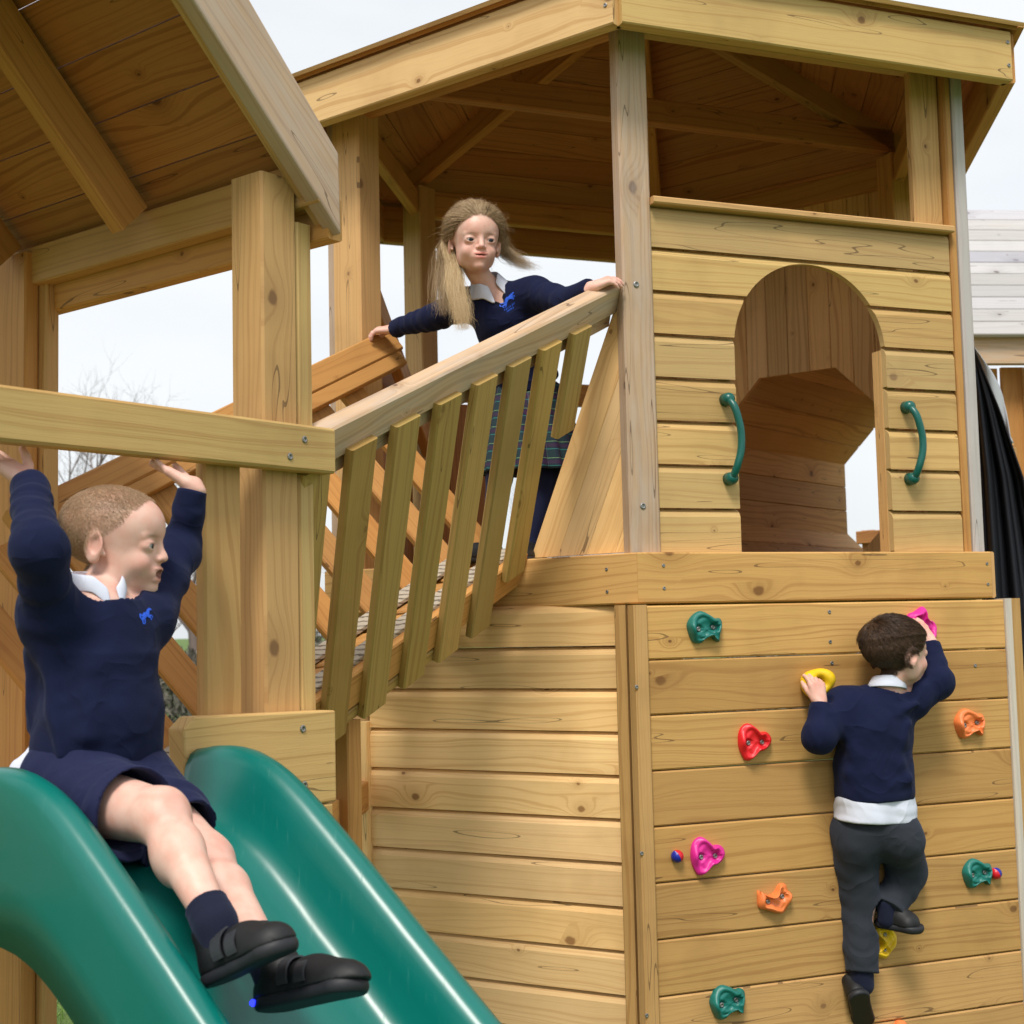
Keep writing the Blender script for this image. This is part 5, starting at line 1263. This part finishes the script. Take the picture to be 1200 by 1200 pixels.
    lock([hd.p(-.055, -.050, .14), hd.p(-.03, -.074, .09), at(532, 312, 3.98), at(534, 338, 3.965), at(540, 362, 3.95), at(545, 392, 3.945)], .0080, .25, 2800, .00034, 3, 'long_lock', HMB)
    lock([hd.p(-.06, -.05, .13), hd.p(-.055, -.074, .08), at(522, 316, 4.02), at(521, 346, 4.01), at(526, 374, 4.0)], .0120, .45, 1600, .00032, 4, 'thin_lock')
    lock([hd.p(-.075, .02, .13), hd.p(-.055, .060, .09), at(586, 290, 4.07), at(598, 300, 4.06), at(612, 310, 4.04), at(626, 317, 4.02)], .0095, .5, 900, .00032, 6, 'blown_lock')
    lock([hd.p(-.02, .066, .15), hd.p(-.01, .082, .12), hd.p(-.02, .088, .08), hd.p(-.04, .085, .05)], .0060, 1.2, 420, .0003, 8, 'side_curls')
    # cardigan
    up = (neckb-belly).normalized(); fr = Vector((math.sin(math.radians(166)), math.cos(math.radians(166)), 0)); fr = (fr-up*fr.dot(up)).normalized()
    F = Field((-.56, 3.66, 1.98), (.30, 4.46, 2.42), .0040)
    sx_ = (shL-shR).normalized()
    for q_ in (-.014, .014): F.cap(chest+sx_*q_, belly+sx_*q_, .082, .077, .02); F.cap(belly+sx_*q_, pelv.lerp(belly, .35)+sx_*q_, .077, .088, .03, wr=(.003, 60, 2))
    F.cap(shR, shL, .042, .042, .045); F.cap(neckb-up*.03, chest, .046, .082, .03); F.cap(neckb+up*.008, neckb-up*.03, .046, .05, .02)
    for s_, e_, w_, sd3 in ((shR, elR, wrR, 2), (shL, elL, wrL, 7)):
        F.cap(s_, e_, .046, .039, .035, wr=(.0035, 110, sd3)); F.cap(e_, w_.lerp(e_, .08), .038, .027, .012, wr=(.003, 120, sd3+1)); F.cap(w_.lerp(e_, .2), w_.lerp(e_, .02), .026, .0252, .004); F.cut(w_.lerp(e_, .03), w_-e_, .002, (w_, .06))
    for a_, b_ in ((shL-up*.03+fr*.03, belly+fr*.07), (shR-up*.03+fr*.03, belly+fr*.06-(shL-shR)*.3)): F.cap(a_, b_, .008, .008, .03)
    F.disp(.0026, 40, 6); F.disp(.0012, 95, 3)
    F.cut(pelv.lerp(belly, .25), pelv-belly, .003)
    nk = hd.p(-.014, 0, .02); F.cap(neckb-up*.03, nk, .041, .040, .003, 's')
    F.cap(neckb+fr*.045, neckb+fr*.085-up*.085, .034, .006, .002, 's'); F.cut(neckb+up*.016, up*.9+fr*.3, .003, (neckb+up*.03, .07))
    mj, _ = F.mesh('cardigan'); relax(mj, 2); child_of('cardigan', mj, NAVY, root)
    F = Field(tuple(chest-Vector((.14, .14, .16))), tuple(chest+Vector((.14, .14, .14))), .0036)
    F.cap(chest, belly, .078, .073, .0); F.cap(shR, shL, .036, .036, .03); F.cap(neckb-up*.03, chest, .042, .078, .03); F.cut(neckb+up*.006, up, .003, (neckb+up*.03, .06)); F.cap(neckb-up*.02, nk, .036, .036, .003, 's'); F.cap(neckb+fr*.03, neckb+fr*.07-up*.035, .022, .004, .002, 's')
    mp, _ = F.mesh('pinafore'); relax(mp, 1); child_of('pinafore', mp, cloth_mat('dark_pinafore', (.006, .008, .016), (.011, .013, .024), 600, .85, .3, .05), root)
    col = collar(root, neckb+up*.026+fr*.008, fr, up.cross(fr), up, .042, .032, gap=.55, spread=.020, pt=.034)
    badge(root, mj, at(592, 349, 3.96), fr, up, .036, True)
    v_, f_ = tube([chest+fr*.088+up*.02, chest+fr*.086-up*.03, belly+fr*.080], [.0012]*3, 6)
    # buttons down the front
    for k in range(3):
        bm = bmesh.new(); bmesh.ops.create_uvsphere(bm, u_segments=12, v_segments=8, radius=.0055); mb = D.meshes.new('button'); bm.to_mesh(mb); bm.free(); o = child_of('button', mb, STRAP, root); o.location = chest.lerp(belly, .05+.4*k)+fr*.086+(shL-shR).normalized()*.004
    # tights over the legs
    F = Field((-.16, 3.98, 1.52), (.22, 4.28, 2.02), .004)
    for h_, k_, a_ in hips: F.cap(h_, k_, .0545, .0395, .02); F.cap(k_, a_, .0375, .0245, .01); F.cap(a_, a_-Z*.03, .025, .026, .01)
    mt_, _ = F.mesh('tights'); child_of('tights', mt_, TIGHT, root)
    # pleated tartan skirt
    M_, t = newmat('tartan'); uv = t.n('ShaderNodeUVMap', uv_map='UV').outputs[0]; sp_ = t.n('ShaderNodeSeparateXYZ', {0: uv}); u_, v__ = sp_.outputs[0], sp_.outputs[1]
    def band(c, per, off, w): return t.m('LESS_THAN', t.m('ABSOLUTE', t.m('SUBTRACT', t.m('FRACT', t.m('ADD', t.m('DIVIDE', c, per), off)), .5)), w)
    c = t.mix(t.m('MULTIPLY', band(u_, .052, 0, .2), .4), (.007, .009, .038), (.006, .038, .034)); c = t.mix(t.m('MULTIPLY', band(v__, .052, 0, .2), .4), c, (.006, .038, .034))
    c = t.mix(t.m('MULTIPLY', band(u_, .052, .5, .10), .45), c, (.06, .010, .06)); c = t.mix(t.m('MULTIPLY', band(v__, .052, .5, .10), .45), c, (.06, .010, .06))
    c = t.mix(t.m('MULTIPLY', band(v__, .052, .27, .022), .7), c, (.03, .24, .20)); c = t.mix(t.m('MULTIPLY', band(u_, .052, .27, .014), .6), c, (.30, .36, .36)); c = t.mix(band(v__, .052, .73, .018), c, (.15, .28, .12))
    t.n('ShaderNodeOutputMaterial', {0: t.n('ShaderNodeBsdfPrincipled', {'Base Color': c, 'Roughness': .85}).outputs[0]})
    wst = pelv.lerp(belly, .28); hem = pelv+Vector((.0, -.02, -.235)); n, m = 160, 26; vs, uvs = [], []
    for j in range(m):
        f = j/(m-1); c_ = wst.lerp(hem, f); r_ = .088+.062*f**.8
        for i in range(n):
            a_ = 2*PI*i/n; pl = (abs(((i*18/n) % 1)-.5)*2); rr = r_+(.004+.020*f)*(pl-.5)+.006*f*math.sin(a_*3+1)
            vs.append(c_+Vector((math.cos(a_)*rr*1.05, math.sin(a_)*rr*.85, 0)))
    fs, ul = [], []
    for j in range(m-1):
        for i in range(n):
            fs.append([j*n+i, j*n+(i+1) % n, (j+1)*n+(i+1) % n, (j+1)*n+i]); q = [(i/n*1.05, j/(m-1)*.28), ((i+1)/n*1.05, j/(m-1)*.28), ((i+1)/n*1.05, (j+1)/(m-1)*.28), (i/n*1.05, (j+1)/(m-1)*.28)]; ul += [c2 for p_ in q for c2 in p_]
    ms = D.meshes.new('skirt'); ms.from_pydata([tuple(v) for v in vs], [], fs); ms.uv_layers.new(name='UV').data.foreach_set('uv', ul); ms.polygons.foreach_set('use_smooth', [True]*len(fs)); o = child_of('skirt', ms, M_, root); md = o.modifiers.new('s', 'SOLIDIFY'); md.thickness = .002
    shoe(root, hips[0][2]+Vector((.035, .03, -.045)), hips[0][2]+Vector((-.105, -.055, -.050)), Z, .92, 1); shoe(root, hips[1][2]+Vector((.03, .05, -.045)), hips[1][2]+Vector((-.035, -.10, -.050)), Z, .92, 1)
    rebase(root)
girl()
# ================================================================== BOY ON THE CLIMBING WALL
def climber():
    a = math.radians(62); hd = Head(at(1054, 806, 3.93), (math.sin(a), math.cos(a), .05), (.0, .02, 1), 1.02, 0.)
    inw = -sn(0); rt = sd(0)
    neckb = at(1038, 814, 3.935); chest = at(1026, 850, 3.945); belly = at(1024, 905, 3.95); pelv = at(1026, 962, 3.955)
    shL, shR = at(988, 828, 3.93), at(1068, 818, 3.96); elL, elR = at(960, 862, 3.86), at(1097, 800, 3.98); wrL, wrR = at(961, 824, 3.885), at(1090, 752, 4.03)
    hips = [(at(1001, 975, 3.955), at(1008, 1060, 3.99), at(1010, 1138, 3.95)), (at(1050, 975, 3.955), at(1064, 1022, 4.03), at(1040, 1064, 3.97))]
    lo = (.74, 3.72, .24); hi = (1.26, 4.20, 1.44)
    F = Field(lo, hi, .0042, [(tuple(hd.o+Vector((-.10, -.11, -.03))), tuple(hd.o+Vector((.13, .13, .21))), .0021), (tuple(wrL-Vector((.05, .04, .03))), tuple(wrL+Vector((.06, .12, .09))), .0026), (tuple(wrR-Vector((.08, .05, .03))), tuple(wrR+Vector((.05, .09, .09))), .0026)])
    F.cap(chest, belly, .074, .070, .02); F.cap(belly, pelv, .070, .078, .03); F.cap(shR, shL, .038, .038, .03); F.cap(neckb, chest, .04, .074, .03); F.cap(neckb, hd.p(-.014, 0, .03), .034, .034, .02)
    for s_, e_, w_ in ((shR, elR, wrR), (shL, elL, wrL)): F.cap(s_, e_, .032, .026, .02); F.cap(e_, w_, .026, .0185, .01)
    for h_, k_, a_ in hips: F.cap(h_, k_, .056, .040, .03); F.cap(k_, a_, .038, .023, .01)
    hd.build(F)
    hand(F, wrL, (Z*.95+inw*.25).normalized(), inw, -1, .98, (.32, .36, .4, .45), .03, (.30, .5))
    hand(F, wrR, (Z*.72-rt*.55+inw*.22).normalized(), inw*.9-Z*.2, 1, .98, (.50, .52, .55, .6), .04, (.5, .3))
    me, V = F.mesh('body'); V = relax(me, 1, .45); C = np.tile(SKC*np.array([.98, .96, .95]), (len(V), 1))
    for w0_ in (wrL, wrR): w_ = np.exp(-(((V-A3(w0_+Z*.06))**2).sum(1))/.0014)*.45; C = C*(1-w_[:, None])+np.array([.74, .34, .28])*w_[:, None]
    def hair(x, y, z):
        ay = np.abs(y); hl = np.interp(x, [-.1, -.04, -.015, .01, .03, .045, .06, .08], [.028, .030, .055, .088, .100, .118, .130, .140])
        earg = np.exp(-(((x+.008)/.024)**2+((z-.075)/.026)**2))*(ay > .060)
        return np.clip((z-hl)/.008, 0, 1)*np.clip((.082-x)/.012, 0, 1)*(1-earg)*.95
    C = hd.paint(V, C, hair, (.060, .036, .024)); vcol(me, C)
    root = person(me, 'person', 'dark haired boy in navy jumper and charcoal trousers climbing the plank wall', (pelv.x, pelv.y, .3))
    hd.eyes(root, (1, 0, 0))
    no = np.zeros(len(me.vertices)*3, np.float32); me.vertices.foreach_get('normal', no); no = no.reshape(-1, 3)
    x, y, z = hd.local(V); hw = hair(x, y, z)*((z > 0) & (z < .22) & (np.abs(y) < .1) & (np.abs(x) < .12)); cand = np.nonzero(hw > .3)[0]
    crown = A3(hd.p(-.060, .012, .170)); fl = A3(hd.f); ul = A3(hd.u)
    def path(i):
        j = cand[random.randrange(len(cand))]; p = V[j]; n = no[j]; away = p-crown; away = away-n*(away@n); away /= np.linalg.norm(away)+1e-6; sw = A3(hd.l)*.25*(1 if z[j] > .12 else 0)
        L = (.030 if z[j] > .145 else .016 if z[j] > .10 else .008)*random.uniform(.7, 1.15); t = away+sw+rng.normal(size=3)*.10; t /= np.linalg.norm(t); lift = .007 if z[j] > .14 else .0035 if z[j] > .08 else .0015; pts = []
        for k in range(5):
            s_ = k/4; pts.append(p+t*L*s_+n*(lift*math.sin(min(1, s_*1.6)*PI/2)-.4*L*s_*s_*(.6 if z[j] > .1 else .25))+n*.001)
        return pts
    strands('hair', 16000, path, .00048, hairmat('dark_brown_hair', (.030, .016, .010), (.15, .085, .050), .4), root)
    up = (neckb-belly).normalized()
    F = Field((.72, 3.76, .82), (1.27, 4.14, 1.40), .0038)
    for q_ in (-.024, .024): F.cap(chest+rt*q_, belly+rt*q_, .084, .081, .02); F.cap(belly+rt*q_, belly.lerp(pelv, .4)+rt*q_, .081, .086, .03, wr=(.005, 70, 5))
    F.cap(shR, shL, .046, .046, .045); F.cap(neckb-up*.03, chest, .054, .086, .03); F.cap(neckb+up*.012, neckb-up*.03, .050, .054, .02)
    for s_, e_, w_, sd3 in ((shL, elL, wrL, 1), (shR, elR, wrR, 6)):
        F.cap(s_, e_, .048, .042, .035, wr=(.0035, 95, sd3)); F.ell(e_, (.046, .046, .044), None, .015); F.cap(e_, w_.lerp(e_, .08), .041, .029, .012, wr=(.003, 110, sd3+1)); F.cap(w_.lerp(e_, .2), w_.lerp(e_, .02), .0275, .0265, .004); F.cut(w_.lerp(e_, .03), w_-e_, .002, (w_+(w_-e_).normalized()*.016, .036))
    # folds across the back
    bk = sn(0)
    for p0_, p1_ in (((1000, 880), (1055, 895)), ((995, 905), (1040, 915)), ((1010, 925), (1065, 912)), ((1065, 850), (1045, 900)), ((990, 850), (1005, 895)), ((1050, 835), (1075, 825))): F.cap(at(*p0_, 3.885), at(*p1_, 3.885), .005, .004, .030)
    F.disp(.0042, 34, 3); F.disp(.0016, 85, 8)
    F.cut(belly.lerp(pelv, .52), pelv-belly, .003); [F.cap(belly.lerp(pelv, .36)+rt*q_, belly.lerp(pelv, .46)+rt*q_, .083, .082, .005) for q_ in (-.028, .028)]
    nk = hd.p(-.014, 0, .02); F.cut(neckb+up*.018, up, .003, (neckb+up*.04, .07)); F.cap(neckb-up*.02, nk, .0405, .040, .003, 's')
    mj, _ = F.mesh('jumper'); relax(mj, 2); child_of('jumper', mj, NAVY, root)
    collar(root, neckb+up*.033, inw, up.cross(inw), up, .0415, .024, gap=.4, spread=.013, pt=.01)
    # shirt tail
    F = Field((.84, 3.80, .74), (1.16, 4.12, 1.0), .0036); [F.cap(belly.lerp(pelv, .4)+rt*q_, belly.lerp(pelv, .9)+rt*q_, .084, .089, .01, wr=(.0025, 120, 4)) for q_ in (-.026, .026)]; F.disp(.0035, 55, 1); F.cut(belly.lerp(pelv, .98), (pelv-belly).normalized()-rt*.06, .003)
    ms, _ = F.mesh('shirt_tail'); relax(ms, 1); child_of('shirt_tail', ms, WHITE_C, root)
    # trousers
    F = Field((.80, 3.76, .30), (1.24, 4.20, .90), .0038); F.cap(belly.lerp(pelv, .9), pelv, .080, .084, .01)
    for h_, sg in ((hips[0][0], -1), (hips[1][0], 1)): F.ell(h_-inw*.022-Z*.02, (.060, .058, .062), None, .03)
    for (h_, k_, a_), sd3 in zip(hips, (3, 8)):
        F.cap(h_, k_, .066, .052, .03, wr=(.004, 60, sd3)); F.cap(k_, a_-Z*.006, .051, .044, .02, wr=(.005, 75, sd3+1)); F.cut(a_-Z*.004, a_-k_, .002, (a_-Z*.02, .06))
    F.disp(.0026, 40, 12); F.disp(.001, 90, 13)
    mt_, _ = F.mesh('trousers'); relax(mt_, 2); child_of('trousers', mt_, GREY_C, root)
    a0, a1 = hips[0][2], hips[1][2]
    F = Field(tuple(a1-Vector((.07, .07, .07))), tuple(a1+Vector((.07, .07, .07))), .003); F.cap(a1+Z*.010, a1-Z*.03, .027, .028, 0); mk, _ = F.mesh('sock'); child_of('sock', mk, SOCK, root)
    F = Field(tuple(a0-Vector((.07, .07, .09))), tuple(a0+Vector((.07, .07, .07))), .003); F.cap(a0+Z*.03, a0-Z*.035, .031, .031, 0); mk, _ = F.mesh('sock'); child_of('sock', mk, SOCK, root)
    # lower shoe: heel hanging towards the viewer, toe on the wall ; upper shoe standing on the yellow hold
    shoe(root, at(1006, 1164, 3.90), at(1014, 1206, 4.01), (Z*.8+inw*.5), .95, 0); shoe(root, at(1030, 1084, 4.0), at(1077, 1093, 3.93), Z*.95-inw*.1, 1., 0)
    rebase(root)
climber()
